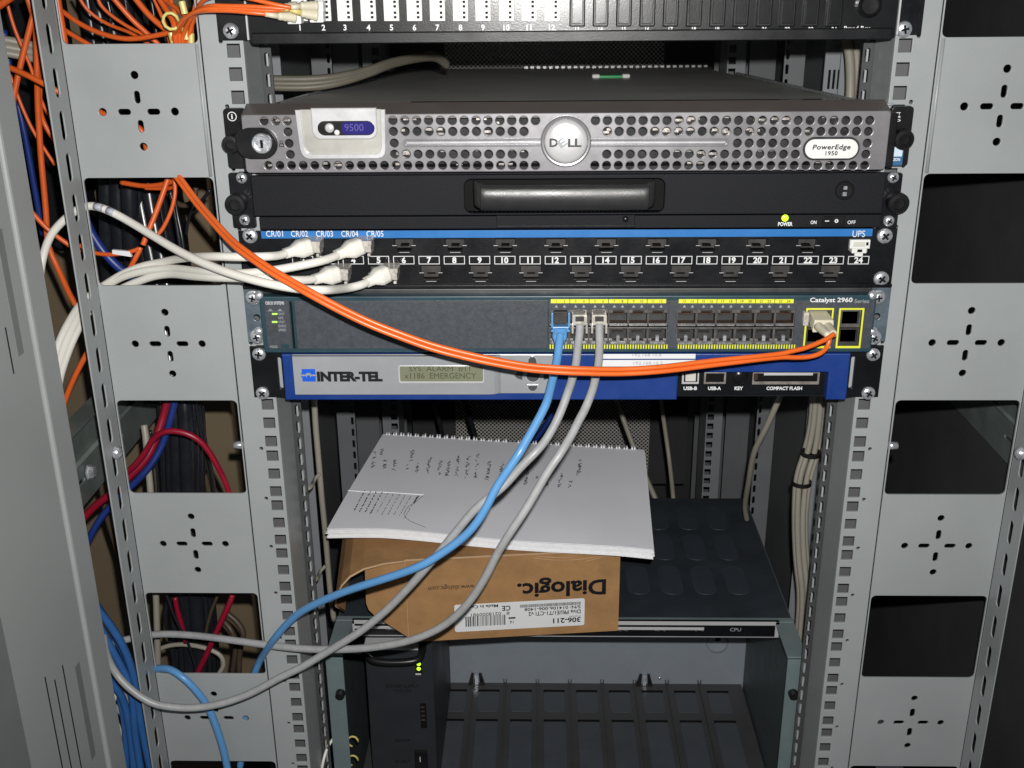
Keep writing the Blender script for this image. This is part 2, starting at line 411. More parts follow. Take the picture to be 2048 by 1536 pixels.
# ================================================================== RACK
rack = thing('server_rack', 'grey steel equipment rack with punched front rails, cross-slotted cable panels and dark side panels', 'rack', (0, 0, -620))
ZB, ZT = -560, 520
U = 44.45
for sg in (-1, 1):
    def X(x): return sg*x
    def seg(a, b): return (min(X(a), X(b)), max(X(a), X(b)))
    # mounting rail with square holes; small round holes on unit boundaries
    a, b = seg(225.2, 254.6)
    holes = []
    for k in range(-12, 12):
        for off in (6.35, 22.225, 38.1):
            cx = X(232.55); cz = k*U+off; holes.append(rect(cx-4.6, cx+4.6, cz-4.6, cz+4.6))
        if k != 0: holes.append(circ(X(241.0), k*U, 1.5, 10))
    rail = plate('mounting_rail', rect(a, b, ZB, ZT), holes, 2.0, 'rack', rack, frontat(0.0), 0.35)
    a, b = seg(225.2, 227.2)
    ret = MB().box(a, b, 2.2, 46, ZB, ZT).build('rail_return', 'rack', rail)
    # inward flange with long slots at the back of the return
    a, b = seg(217.5, 226)
    zs_ = [ZB+10+i*U/3 for i in range(int((ZT-ZB-20)/(U/3)))]
    hs = [rrect(X(221)-1.9, X(221)+1.9, z-5.0, z+5.0, 1.8, 3) for z in zs_]
    sf = plate('slotted_flange', rect(a, b, ZB, ZT), hs, 1.8, 'rackdark', rail, frontat(46.2+1.8), 0.3)  # dark material stands in for the rail's shadow on this flange
    q = MB()
    for z in zs_: q.box(min(X(219.6), X(221.0)), max(X(219.6), X(221.0)), 46.0, 47.8, z-4.4, z+4.4)
    q.box(min(X(219.9), X(220.4)), max(X(219.9), X(220.4)), 48.2, 48.6, ZB, ZT)
    q.build('slot_lip', 'rack', sf)  # lips in pale paint stand in for light caught on the slot edges
    a, b = seg(229, 254); MB().box(a, b, 26, 28, ZB, ZT).build('rail_backing', 'backhole', rail)
    # cable management panel: ladder of bars, each with a cross of slots
    bars = [(-433+0, -353-80)]
    wins = []; P0 = 265.5
    a, b = seg(256.6, 352.0)
    for k in range(-2, 5):
        z1 = 265.5-k*175.0+0; # top of bar k
        wins.append(rrect(a+0.0, b-0.0, z1, z1+81.5, 4, 4))     # window above bar k
    wins = [[(min(max(p[0], a+0.01), b-0.01), p[1]) for p in wd] for wd in wins]
    holes = [q for q in wins]
    cxp = X(304.5)
    for k in range(-1, 5):
        zc = 265.5-k*175.0-46.5
        for dx, dz in ((0, 25.4), (0, -24.6), (-25.6, 0), (25.2, 0)):
            if dx: holes.append(circ(cxp+dx*1.02, zc+dz, 2.85, 14)); 
            else: holes.append(circ(cxp+dx, zc+dz, 2.85, 14))
        for dx, dz in ((10.5, 0), (-10.5, 0)): holes.append(rrect(cxp+dx-4.6, cxp+dx+4.6, zc-2.1, zc+2.1, 2.05, 4))
        for dx, dz in ((0, 10.2), (0, -10.2)): holes.append(rrect(cxp-2.1, cxp+2.1, zc+dz-4.4, zc+dz+4.4, 2.05, 4))
    a2, b2 = seg(255.6, 353.0)
    pan = plate('cable_panel', rect(a2, b2, ZB, 435), holes, 1.8, 'rack', rack, frontat(0.0), 0.3)
    fz = [at(105, 77, X=-353).z-i*29.17 for i in range(-6, 28)]
    hs = [rrect(-17-3.6, -17+3.6, z-10.2, z+10.2, 3.5, 5) for z in fz if ZB+12 < z < 420]
    plate('slotted_edge', rect(-34, -0.3, ZB, 435), hs, 1.1, 'rack', pan, sideat(X(353.2)+(1.1 if sg > 0 else 0)), 0.25)
    for k in range(0, 1):
        z1 = 265.5-k*175.0
        MB().tube([(X(258.0), 0.2, z1-93), (X(258.0), 0.2, z1-0.5)], 1.3, 10).build('bend_ridge', 'rack', pan, smooth=True)
    # side panel, rear posts
    a, b = seg(402, 404)
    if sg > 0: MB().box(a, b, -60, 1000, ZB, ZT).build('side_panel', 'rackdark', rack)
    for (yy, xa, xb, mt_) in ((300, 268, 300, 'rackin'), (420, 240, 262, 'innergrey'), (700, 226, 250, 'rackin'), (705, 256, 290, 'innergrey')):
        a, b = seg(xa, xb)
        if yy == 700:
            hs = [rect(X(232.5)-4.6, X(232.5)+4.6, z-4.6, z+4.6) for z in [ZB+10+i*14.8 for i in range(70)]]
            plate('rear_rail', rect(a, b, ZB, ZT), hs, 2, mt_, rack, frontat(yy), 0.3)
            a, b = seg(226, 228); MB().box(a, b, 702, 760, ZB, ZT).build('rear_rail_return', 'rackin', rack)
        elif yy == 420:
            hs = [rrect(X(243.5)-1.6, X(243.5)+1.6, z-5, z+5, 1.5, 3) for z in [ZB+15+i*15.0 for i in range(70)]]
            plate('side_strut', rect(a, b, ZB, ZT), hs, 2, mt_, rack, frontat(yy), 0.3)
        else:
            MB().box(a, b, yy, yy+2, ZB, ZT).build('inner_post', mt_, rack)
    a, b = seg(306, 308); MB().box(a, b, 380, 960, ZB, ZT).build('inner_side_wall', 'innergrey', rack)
    # depth brace (galvanised channel) between front and rear posts
    a, b = seg(398, 401)
    hs = [rrect(y-9, y+9, -87, -83, 1.9, 3) for y in (20, 110, 220, 330)]
    br = plate('depth_brace', rect(-25, 330, -106, -28), hs, 2.2, 'zinc', rack, sideat(X(400)), 0.4)
    MB().box(min(X(400), X(386)), max(X(400), X(386)), -25, 330, -30, -27.6).build('brace_lip', 'zinc', br)
    MB().tube([(X(398), -25, -66), (X(398), 330, -66)], 2.2, 8).build('brace_rib', 'zinc', br, smooth=True)
    for y, z in ((35, -82), (150, -45)):
        MB().lathe((X(399), y, z), (-sg, 0, 0), [(7, 0), (7, 1.2), (5.6, 1.3), (5.6, 4.5), (4.5, 5.4), (0.05, 5.5)], 6).build('hex_bolt', 'chrome', br)
    # bright bolt on the slotted edge, little bolt beside the rail
    p = at(233, 898, X=-353)
    bo = MB().lathe((X(352.2), -17, p.z), (-sg, 0, 0), [(5.2, 0), (5.2, 1.6), (4.8, 3.6), (3.4, 5.2), (1.6, 6), (0.05, 6.2)], 24).build('panel_bolt', 'chrome', pan, smooth=True)
    MB().tube([(X(256), 6, -44), (X(264), 6, -44)], 3.2, 12).build('stud', 'chrome', pan, smooth=True)
# rear door with perforated mesh
rd = MB().box(-165, 175, 985, 988, ZB, ZT).build('rear_mesh_door', 'mesh', rack)
MB().box(-240, -165, 980, 990, ZB, ZT).box(175, 240, 980, 990, ZB, ZT).build('door_frame', 'rackdark', rd)
MB().box(-300, -240, 900, 902, ZB, ZT).build('rear_filler', 'innergrey', rack)
MB().box(240, 300, 900, 902, ZB, ZT).build('rear_filler', 'innergrey', rack)
MB().box(-400, 402, 0, 1000, 440, 444).build('top_cover', 'rackdark', rack)
MB().box(-404, 404, 60, 1000, -640, -636).build('bottom_cover', 'rackdark', rack)
# blank louvred strip seen at the right inside
lv = MB()
for i in range(7):
    for zz in (262, 205): lv.box(262+i*4.5, 264+i*4.5, 317.5, 319, zz-9, zz+9)
lvp = MB().box(258, 296, 319.5, 322, 120, 300).build('louvre_plate', 'rackin', rack)
lv.build('louvre', 'hole', lvp)

# ================================================================== OPEN DOOR (left)
door = thing('cabinet_door', 'large light grey cabinet door with vertical grooves, standing open at the left edge', 'door', (-353, -85, -600))
dp = MB().box(-371, -354.2, -600, -114.5, -640, 520).build('door_panel', 'door', door, bevel=1.2)
MB().box(-373, -352.4, -112.6, -84, -640, 520).build('door_edge', 'door', door, bevel=2.0)
MB().box(-369, -360, -114.6, -112.5, -640, 520).build('seam', 'hole', door)
def groove(y, zt, zb, wd=2.2): MB().box(-354.25, -353.9, y-wd/2, y+wd/2, zb, zt).build('thin_groove', 'hole', dp)
for (y, zt, zb) in ((-131, 165, 83), (-131, -155, -238)): MB().box(-354.3, -353.8, y-6.5, y+1.5, zb, zt).build('wide_groove', 'doordark', dp)
for (y, zt, zb) in ((-147, 106, 75), (-154, -141, -260), (-168, -143, -300), (-180, -132, -300)):
    groove(y, zt, zb, 1.1)
MB().box(-354.6, -351.5, -600, -222, -640, -56).build('lower_trim', 'doordark', dp, bevel=1.0)

# ================================================================== FIBRE PANEL (top)
fp = thing('fibre_patch_panel', 'glossy black fibre patch panel with white couplers and black blanks at the top', 'patch panel', (0, 0, 266))
Yf = -3
fb = MB().box(-241.5, 241.5, Yf, -0.3, 267.3, 355).build('panel_ears', 'blackgloss', fp, bevel=0.5)
ff = MB().box(-218, 222, -9, Yf+0.02, 266.2, 355).build('panel_face', 'fiberblack', fp, bevel=0.5)
MB().box(-219, 221, 4, 230, 267.5, 355).build('panel_tray', 'black', fp)
MB().box(-216, 219, -13.5, -9.05, 265.2, 272.8).build('lower_lip', 'blackgloss', ff, bevel=0.8)
MB().box(-219.6, -218.4, -9.6, -4, 268, 355).build('edge_trim', 'silver', fp); MB().box(222.4, 223.6, -9.6, -4, 268, 355).build('edge_trim', 'silver', fp)
# couplers
def coupler(u):
    c = at(u, 21, -9); o = MB()
    x, z0, z1 = c.x, at(u, 42, -9).z, at(u, 0, -9).z+3
    o.box(x-5.2, x+5.2, -10.4, -9.02, z0, z1)
    b = o.build('fibre_coupler', 'white', fp, bevel=0.4)
    k = MB()
    for zz in (z0+3.8, z0+10.8):
        k.lathe((x-2.1, -10.4, zz), (0, -1, 0), [(2.5, 0), (2.5, 1.2), (1.5, 1.3), (1.4, 0.6)], 16)
    k.build('ferrule_cap', 'white', b, smooth=False)
    d = MB()
    for zz in (z0+2.5, z0+5.4, z0+9.5, z0+12.4): d.box(x+1.6, x+3.4, -10.75, -10.35, zz-0.8, zz+0.8)
    d.build('keyway', 'hole', b)
for u in (600, 647, 690, 737, 783, 829, 875, 921, 966, 1013, 1058, 1104): coupler(u)
for i in range(12):
    u = 1154.5+i*(1668-1154.5)/11; x = at(u, 21, -9).x; zb = at(u, 53, -9).z
    o = MB().box(x-5.3, x+5.3, -11.4, -9.02, zb, 355).build('port_blank', 'blackgloss', fp, bevel=0.8)
    MB().box(x-3.6, x+3.6, -12.2, -11.45, zb+2, 355).build('blank_insert', 'fiberblack', o, bevel=0.3)
    if i < 12: textp(str(13+i), (u-8, 54, u+8, 62), -9, 'print', fp, bold=0.25)
for i, u in enumerate((600, 647, 690, 737, 783, 829, 875, 921, 966, 1013, 1058, 1104)):
    w_ = 4 if i < 9 else 8
    textp(str(i+1), (u-w_, 49, u+w_, 61), -9, 'print', fp, bold=0.25)
textp('Brand-Rex', (1688, 52, 1741, 61), -9, 'print', fp, bold=0.25)
screwpx(fp, 460, 62, Yf, r=5.4); screwpx(fp, 1810, 59, Yf, r=5.4)
p = at(1737, 10, -9); MB().lathe((p.x, -9, p.z), (0, -1, 0), [(8, 0), (8, 4), (6.5, 6), (5.5, 4.5), (0.1, 4.4)], 28).build('fixing_knob', 'plasticblack', fp)

# ================================================================== RACK SERVER
sv = thing('rack_server', 'silver-grey rack server with round badge and perforated bezel over a long steel top', 'server', (0, 0, 177))
Yb = -22
xl, xr = at(487, 285, Yb).x, at(1776, 285, Yb).x
zt_, zb_ = at(1100, 226, Yb).z, at(1100, 343, Yb).z
holes = []
def hc(u, v, r=2.95):
    p = at(u, v, Yb); holes.append(circ(p.x, p.z, r, 14))
for r_, (v, l0, l1, nl, r0, r1, nr) in enumerate(((241, 785.6, 1071, 13, 1191, 1740, 24), (263, 786.6, 1048, 12, 1214.6, 1737, 23), (308.6, 789, 1048, 12, 1213.6, 1591, 17), (331, 536.5, 1071, 24, 1189.7, 1729.7, 24))):
    for i in range(nl): hc(l0+(l1-l0)*i/(nl-1), v)
    for i in range(nr): hc(r0+(r1-r0)*i/(nr-1), v)
for i in range(6): hc(1475+(1593-1475)*i/5, 286.4)
for u, v in ((788.3, 286.4), (1734.8, 286.4), (1732, 308.6), (528, 242), (551.5, 242), (574, 242), (575.8, 264), (578, 287), (580.6, 309)): hc(u, v)
bz = plate('bezel', rrect(xl, xr, zb_, zt_, 2.5, 3), holes, 3.0, 'bezel', sv, frontat(Yb), 0.55)
# sloping bezel top
MB().add([(xl, Yb+0.6, zt_-0.4), (xr, Yb+0.6, zt_-0.4), (xr, -4, zt_+5.5), (xl, -4, zt_+5.5), (xl, Yb+0.6, zt_-3), (xr, Yb+0.6, zt_-3), (xr, -4, zt_+1), (xl, -4, zt_+1)],
         [(0,1,2,3),(7,6,5,4),(0,4,5,1),(1,5,6,2),(2,6,7,3),(3,7,4,0)]).build('bezel_top', 'bezeltop', bz)
MB().box(xl, xr, Yb+3, -4, zb_, zb_+3).build('bezel_bottom', 'bezelin', bz)
# things behind the bezel
MB().box(xl+1, xr-1, -5, -3.2, zb_+1, zt_+1).build('front_chassis', 'bezelin', sv)
bits = MB(); random.seed(3)
for i in range(70):
    x = random.uniform(xl+8, xr-30); z = random.choice((184, 191, 206, 213))+random.uniform(-2, 2); ww = random.uniform(3, 14)
    bits.box(x, x+ww, -10-random.random()*3, -5.05, z-1.0, z+0.7)
bits.build('drive_bay_detail', 'shield', sv)['kind'] = 'stuff'
# raised ribs (teardrop bars) and badge
for (ua, ub) in ((806, 1092), (1172, 1458)):
    x0, x1, z0, z1 = pxr(ua, 277, ub, 293, Yb)
    plate('bezel_groove', rrect(x0, x1, z0, z1, (z1-z0)/2-0.01, 6), [rrect(x0+1.6, x1-1.6, z0+1.3, z1-1.3, (z1-z0)/2-1.4, 5)], 1.6, 'bezel', bz, frontat(Yb-1.3), 0.5)
    plate('groove_rib', rrect(x0+2.5, x1-2.5, (z0+z1)/2-0.55, (z0+z1)/2+0.55, 0.5, 4), [], 1.2, 'silver', bz, frontat(Yb-1.0), 0.3)
p = at(1132, 284, Yb-3)
MB().lathe((p.x, Yb+0.2, p.z), (0, -1, 0), [(17.6, 0), (17.6, 1.6), (16.6, 2.4), (15.4, 2.2), (15.0, 1.0)], 48).build('badge_ring', 'bezel', bz, smooth=False)
bd = MB().lathe((p.x, Yb, p.z), (0, -1, 0), [(14.9, 0), (14.9, 2.2), (14.2, 3.2), (12, 3.9), (8, 4.5), (4, 4.8), (0.05, 4.9)], 48).build('round_badge', 'silver', bz, smooth=True)
textp('D', (1099, 277, 1116, 294), Yb-5.1, 'ink', bd, bold=0.35)
finish('lettering', fit(textmesh('E', 0.3, 0.05), *pxr(1116, 277, 1133, 294, Yb-5.1), rot=math.radians(36)), 'dimprint', bd, False, frontat(Yb-5.25))
textp('LL', (1136, 277, 1163, 294), Yb-5.1, 'ink', bd, bold=0.35)
# display
x0, x1, z0, z1 = pxr(594, 219, 773, 317, Yb-2)
do = [(x0, z1), (x0+1.5, z0+7), (x0+2.6, z0+3.2), (x0+4.6, z0+0.9), (x0+7.5, z0), (x1-6.5, z0), (x1-3.4, z0+0.9), (x1-1.6, z0+3.0), (x1-1, z0+6), (x1, z1)]
di = [(x0+3.4, z1), (x0+4.6, z0+8), (x0+5.6, z0+5.2), (x0+7.0, z0+3.7), (x0+9.3, z0+3.2), (x1-8.6, z0+3.2), (x1-6.0, z0+3.8), (x1-4.7, z0+5.4), (x1-4.0, z0+7.6), (x1-3.2, z1)]
dsp = plate('display_surround', do+di[::-1], [], 3.2, 'silver', bz, frontat(Yb-3.4), 0.5)
MB().prism([(a, Yb-1.2, b-0.05) for a, b in di], (0, 1.0, 0)).build('display_panel', 'silverpanel', dsp)
x0, x1, z0, z1 = pxr(623, 219, 754, 279, Yb-4)
plate('display_hood', [p_ for p_ in rrect(x0, x1, z0, z1+1, 6, 6) if p_[1] < z0+6.1]+[(x0, z1+1)] if False else [(x1, z1+1), (x0, z1+1)]+[p_ for p_ in sorted([q_ for q_ in rrect(x0, x1, z0, z1+1, 6, 6) if q_[1] < z0+6.1], key=lambda q_: q_[0])], [], 3.0, 'silver', dsp, frontat(Yb-4.0), 0.9)
x0, x1, z0, z1 = pxr(635, 242, 749, 271, Yb-4.6)
dw = plate('display_window', rrect(x0, x1, z0, z1, (z1-z0)/2-0.05, 7), [], 0.9, 'plasticblack', dsp, frontat(Yb-4.5), 0.2)
x0, x1, z0, z1 = pxr(683, 244, 747, 269, Yb-5)
plate('blue_display', rrect(x0, x1, z0, z1, 3, 5), [], 0.3, 'lcdblue', dw, frontat(Yb-4.7), 0.05)
textp('9500', (690, 248, 726, 262), Yb-4.85, 'lcdtext', dw, bold=0.0)
for u, v, r_, mt_ in ((659, 256, 3.2, 'silver'), (674, 265, 1.9, 'white')):
    p = at(u, v, Yb-5); MB().lathe((p.x, Yb-4.6, p.z), (0, -1, 0), [(r_, 0), (r_, 0.8), (r_*0.7, 1.4), (0.02, 1.5)], 18).build('display_button', mt_, dw, smooth=True)
# badge plate at right
x0, x1, z0, z1 = pxr(1610, 278, 1716, 317, Yb-1)
plate('name_plate_ring', rrect(x0-1.3, x1+1.3, z0-1.3, z1+1.3, (z1-z0)/2+1.1, 8), [], 1.3, 'bezelin', bz, frontat(Yb-0.6), 0.3)
npl = plate('name_plate', rrect(x0, x1, z0, z1, (z1-z0)/2-0.1, 8), [], 1.6, 'white', bz, frontat(Yb-1.8), 0.5)
textp('PowerEdge', (1625, 289, 1701, 302), Yb-1.9, 'ink', npl, bold=0.28, shear=0.15, spacing=1.1)
textp('1950', (1650, 302, 1676, 311), Yb-1.9, 'ink', npl, bold=0.25, spacing=1.15)
# ears
x0, x1, z0, z1 = pxr(451, 217, 500, 339, -7)
lx = plate('rack_ear', rrect(x0, x1, z0+0.5, z1, 2.5, 4), [], 5.0, 'plasticblack', sv, frontat(-7), 0.5)
p = at(464, 233, -7.2)
plate('info_ring', circ(p.x, p.z, 3.3, 24), [circ(p.x, p.z, 2.7, 24)], 0.2, 'print', lx, frontat(-7.15), 0.02)
textp('i', (462.5, 228, 465.5, 238), -7.1, 'print', lx, bold=0.3)
x0, x1, z0, z1 = pxr(1778, 213, 1822, 333, -7)
rx = plate('rack_ear', rrect(x0, x1, z0, z1, 2.5, 4), [], 5.0, 'plasticblack', sv, frontat(-7), 0.5)
for i, v in enumerate((227, 234, 241)): textp(('EST', 'PWR', 'ID')[i], (1790, v-2.5, 1801, v+2), -7.1, 'print', rx, bold=0.4)
stk = pbox('ear_sticker', (1782, 294, 1806, 331), -7.05, 0.15, 'stickerblue', rx, 0.02)
pbox('sticker_top', (1784, 294, 1805, 313), -7.2, 0.1, 'stickerpale', stk, 0.02)
textp('XEON', (1783, 316, 1800, 322), -7.2, 'print', stk, bold=0.3)
MB().box(-227.5, xl+3, Yb+1, -7, zb_+1, zt_-2).build('bezel_side', 'plasticblack', sv, bevel=1)
MB().box(xr-1, 227.5, Yb+3, -7, zb_+1, zt_-2).build('bezel_side', 'plasticblack', sv, bevel=1)
thumbknob(sv, 462, 289, -7, 6.5); thumbknob(sv, 1808, 279, -7, 7.0)
# lock surround
x0, x1, z0, z1 = pxr(470, 256, 554, 319, Yb-3)
lk = plate('lock_surround', rrect(x0, x1, z0, z1, (z1-z0)/2-0.2, 10), [], 4.0, 'plasticblack', sv, frontat(Yb-3), 0.9)
p = at(522, 288, Yb-6)
kk = MB().lathe((p.x, Yb-3, p.z), (0, -1, 0), [(7.0, 0), (7.0, 1.5), (6.3, 2.6), (5.4, 2.6), (5.0, 1.4), (4.4, 1.2), (0.05, 1.3)], 32).build('key_lock', 'chrome', lk)
MB().box(p.x-0.9, p.x+0.9, Yb-4.6, Yb-4.1, p.z-3.0, p.z+2.4).build('keyhole', 'hole', kk)
x0, x1, z0, z1 = pxr(558, 287, 568, 294, Yb)
plate('padlock_mark', rect(x0, x1, z0, z1), [rect(x0+0.6, x1-0.6, z0+0.6, z1-0.6)], 0.15, 'ink', bz, frontat(Yb-0.1), 0.02)
plate('padlock_mark', rect(x0+0.7, x1-0.7, z1, z1+2.0), [rect(x0+1.2, x1-1.2, z1+0.05, z1+1.5)], 0.15, 'ink', bz, frontat(Yb-0.1), 0.02)
# long body with top cover, tilted slightly down to the rear
A = at(545, 203, Z=221); B = at(1742, 206, Z=221)
y0 = 6; y1 = 880
za, zr = 219.5, 165.5
mb = MB(); mb.hexa([(-219, y0, za-36), (219, y0, za-36), (219, y0, za), (-219, y0, za)], [(-208, y1, zr-36), (214, y1, zr-36), (214, y1, zr), (-208, y1, zr)])
body = mb.build('server_body', 'cover', sv)
def topz(y): return za+(zr-za)*(y-y0)/(y1-y0)
def topquad(mb, x0, x1, ya, yb, h=0.6):
    mb.hexa([(x0, ya, topz(ya)+0.05), (x1, ya, topz(ya)+0.05), (x1, ya, topz(ya)+h), (x0, ya, topz(ya)+h)], [(x0, yb, topz(yb)+0.05), (x1, yb, topz(yb)+0.05), (x1, yb, topz(yb)+h), (x0, yb, topz(yb)+h)])
q = MB(); topquad(q, -217, 217, 7, 22, 1.6); q.build('front_lip', 'cover', body, bevel=0.3)
q = MB()
for i in range(54): topquad(q, -30+i*4.6, -27.4+i*4.6, 10, 14, 1.75)
q.build('lip_vents', 'print', body)
q = MB(); topquad(q, -118, 215, 40, 78, 0.5); q.build('label_film', 'covershiny', body)
q = MB(); topquad(q, -45, 75, 30, 62, 1.0); q.build('label_plate', 'blackgloss', body, bevel=0.3)
q = MB(); topquad(q, -190, -120, 42, 45, 0.6); topquad(q, -185, -130, 52, 54, 0.6); topquad(q, -110, -60, 60, 62, 0.6); q.build('cover_slots', 'hole', body)
q = MB(); topquad(q, -205, -140, 28, 34, 0.5); topquad(q, 90, 208, 24, 36, 0.7); q.build('lid_crease', 'silverpanel', body)
pa = at(1187, 158, Z=topz(520)); pb = at(1256, 158, Z=topz(520))
q = MB(); q.box(pa.x+3, pb.x-3, pa.y-3, pa.y+3, topz(pa.y), topz(pa.y)+3.5); lt = q.build('cover_latch', 'greenlatch', body, bevel=1)
q = MB(); q.box(pa.x-2, pa.x+7, pa.y-8, pa.y+6, topz(pa.y)+0.5, topz(pa.y)+5).box(pb.x-7, pb.x+2, pa.y-8, pa.y+6, topz(pa.y)+0.5, topz(pa.y)+5); q.build('latch_end', 'white', lt, bevel=1.5)
q = MB()
for i in range(30): topquad(q, -40+i*9, -35+i*9, 872, 878, 3)
q.build('rear_vents', 'silver', body)
for sg in (-1, 1):
    q = MB(); xx = 222.0*sg
    q.hexa([(xx-1.5, -3, 217.5), (xx+1.5, -3, 217.5), (xx+1.5, -3, 220.5), (xx-1.5, -3, 220.5)], [(xx-1.5, 600, 182), (xx+1.5, 600, 182), (xx+1.5, 600, 185), (xx-1.5, 600, 185)])
    q.box(xx-6, xx+5, -6, 16, 220.8, 222.3); q.box(xx-13*(1 if sg > 0 else -0.3)-2, xx+13*(0.3 if sg > 0 else 1)-2, 2, 8, 221.5, 223.5)
    q.build('slide_rail', 'chrome', sv, bevel=0.2)
    q = MB()
    for j in range(3): q.tube([(xx-sg*(4+j*5), -4+j*4, 217.5), (xx-sg*(3+j*5), -6+j*4, 221.5), (xx-sg*(6+j*5), 2+j*4, 223)], 0.9, 8)
    q.build('rail_latch', 'chrome', sv, smooth=True)

# ================================================================== CONSOLE DRAWER
kv = thing('console_drawer', 'black pull-out console drawer with wide arched handle, power lamp and switch', 'drawer', (0, 0, 134))
Yk = -20
x0, x1, z0, z1 = pxr(504, 349, 1768, 430, Yk); zk0 = z0
hx0, hx1, hz0, hz1 = pxr(929, 358, 1329, 426, Yk)
kf = plate('drawer_front', rect(x0, x1, z0, z1), [rrect(hx0, hx1, hz0, hz1, 5, 5)], 3.5, 'black', kv, frontat(Yk), 0.7)
MB().box(hx0-2, hx1+2, Yk+13, Yk+14, hz0-1, hz1+1).build('handle_recess', 'hole', kf)
MB().box(x0+2, x1-2, -3, 300, z0+2, z1-1).build('drawer_body', 'black', kv)
# arched handle: rounded bar
def rbox(x0, x1, ya, yb, z0, z1, name, mt_, par, bev): return MB().box(x0, x1, ya, yb, z0, z1).build(name, mt_, par, bevel=bev, smooth=False)
ha = at(945, 372, Yk-8); hb = at(1315, 372, Yk-8)
xA, xB = at(934, 395, Yk-8).x, at(1324, 395, Yk-8).x
hz = [at(1130, v, Yk-12).z for v in (364, 372, 418)]
prof = []
pts = [(xA+5, Yk+8, hz[0]), (xA+4.5, Yk-2, hz[0]), (xA+6, Yk-8, hz[0]-0.5), (xA+11, Yk-12, hz[0]-1.5), (xA+20, Yk-13.5, hz[0]-2.2), (xB-20, Yk-13.5, hz[0]-2.2), (xB-11, Yk-12, hz[0]-1.5), (xB-6, Yk-8, hz[0]-0.5), (xB-4.5, Yk-2, hz[0]), (xB-5, Yk+8, hz[0])]
hb_ = MB(); sp = smooth_path(pts, 6)
sect = [(0.0, 1.0), (-2.4, 0.4), (-4.0, -2.0), (-4.8, -7.0), (-4.4, -12.5), (-2.8, -16.2), (0.0, -17.6), (3.0, -16.6), (3.6, -8), (2.8, -1)]
n = len(sect); vs = []; fs = []
for i, c in enumerate(sp):
    for dy, dz in sect: vs.append((c.x, c.y+dy, c.z+dz))
for i in range(len(sp)-1):
    for k in range(n): fs.append((i*n+k, i*n+(k+1) % n, (i+1)*n+(k+1) % n, (i+1)*n+k))
fs += [tuple(range(n)), tuple((len(sp)-1)*n+k for k in range(n))]
hb_.add(vs, fs); hb_.build('handle', 'plastichandle' if 'plastichandle' in M else 'black', kf, smooth=True)
# lower strip
x0, x1, z0, z1 = pxr(519, 432, 1762, 457, -12)
ls = MB().box(x0, x1, -12, -4, z0, z1).build('lower_strip', 'black', kv, bevel=0.5)
pbox('centre_tab', (993, 431, 1270, 456), -14.5, 3, 'black', ls, 0.5)
pbox('tab_edge', (993, 451, 1270, 455), -15.2, 0.8, 'blackgloss', ls, 0.2)
p = at(1251, 438, -15); MB().lathe((p.x, -14.5, p.z), (0, -1, 0), [(2.2, 0), (2.2, 1.4), (1.2, 2.2), (0.02, 2.3)], 16).build('tab_button', 'plasticblack', ls, smooth=True)
led(ls, 1570, 436, -12, 2.5)
textp('POWER', (1556, 444, 1585, 452), -12, 'print', ls, bold=0.35)
textp('ON', (1621, 441, 1633, 448), -12, 'print', ls, bold=0.25); textp('OFF', (1695, 441, 1711, 448), -12, 'print', ls, bold=0.1)
sw = pbox('rocker_switch', (1645, 433, 1690, 453), -13.5, 2.5, 'plasticblack', ls, 0.6)
textp('-', (1650, 441, 1658, 443), -13.6, 'print', sw, bold=0.2); 
p = at(1673, 442, -13.6); plate('switch_mark', circ(p.x, p.z, 1.35, 16), [circ(p.x, p.z, 0.6, 12)], 0.15, 'print', sw, frontat(-13.62), 0.02)
for (ua, ub) in ((461, 507), (1762, 1800)):
    x0, x1, z0, z1 = pxr(ua, 345, ub, 458, -4)
    if ua < 1000: x0, x1 = at(461, 400, -4).x, at(507, 400, -4).x
    e = plate('rack_ear', rrect(x0+(0 if ua < 1000 else -2), x1, z0+0.5, z1-0.5, 1.5, 3), [], 3.4, 'blackgloss', kv, frontat(-4), 0.4)
for u, v in ((482, 357), (488, 441), (1788, 356), (1779, 443)): screwpx(kv, u, v, -4.2, r=4.0)
thumbknob(kv, 471, 409, -4, 7.6); thumbknob(kv, 1797, 407, -4, 7.6)
p = at(1691, 382, Yk-3)
lc = MB().lathe((p.x, Yk, p.z), (0, -1, 0), [(6.6, 0), (6.6, 2.2), (5.9, 3.0), (5.1, 3.0), (4.8, 1.6), (0.05, 1.4)], 32).build('drawer_lock', 'plasticblack', kf)
MB().box(p.x-1.2, p.x+1.2, Yk-2.4, Yk-1.5, p.z+0.8, p.z+3.2).box(p.x-1.5, p.x+1.2, Yk-2.4, Yk-1.5, p.z-3.6, p.z-1.0).build('lock_tumbler', 'chrome', lc)

# ================================================================== 24-PORT PATCH PANEL
pp = thing('network_patch_panel', 'black twenty-four port patch panel under a blue label strip, numbers boxed in white', 'patch panel', (0, 0, 90))
Yp = -3
x0, x1, z0, z1 = -241.3, 241.3, 89.4, 132.9
cut = []
def sock(u, v, upper, wd=8.3):
    c = at(u, v, Yp); s = 1
    h1, h2 = (5.2, 5.2)
    if upper: pts = [(-7.2, 5.0), (-7.2, 0.2), (-5.2, 0.2), (-5.2, -4.6), (5.2, -4.6), (5.2, 0.2), (7.2, 0.2), (7.2, 5.0)]
    else: pts = [(-7.4, 6.0), (-7.4, 0.8), (-5.6, 0.8), (-5.6, -4.2), (-3.8, -4.2), (-3.8, -5.6), (3.8, -5.6), (3.8, -4.2), (5.6, -4.2), (5.6, 0.8), (7.4, 0.8), (7.4, 6.0)]
    return c, [(c.x+a, c.z+b) for a, b in pts][::-1]
ups = [(u_, 491) for u_ in (808, 910, 1010.5, 1112, 1213, 1315, 1415.5, 1516, 1616)]+[(604, 493), (705, 493)]
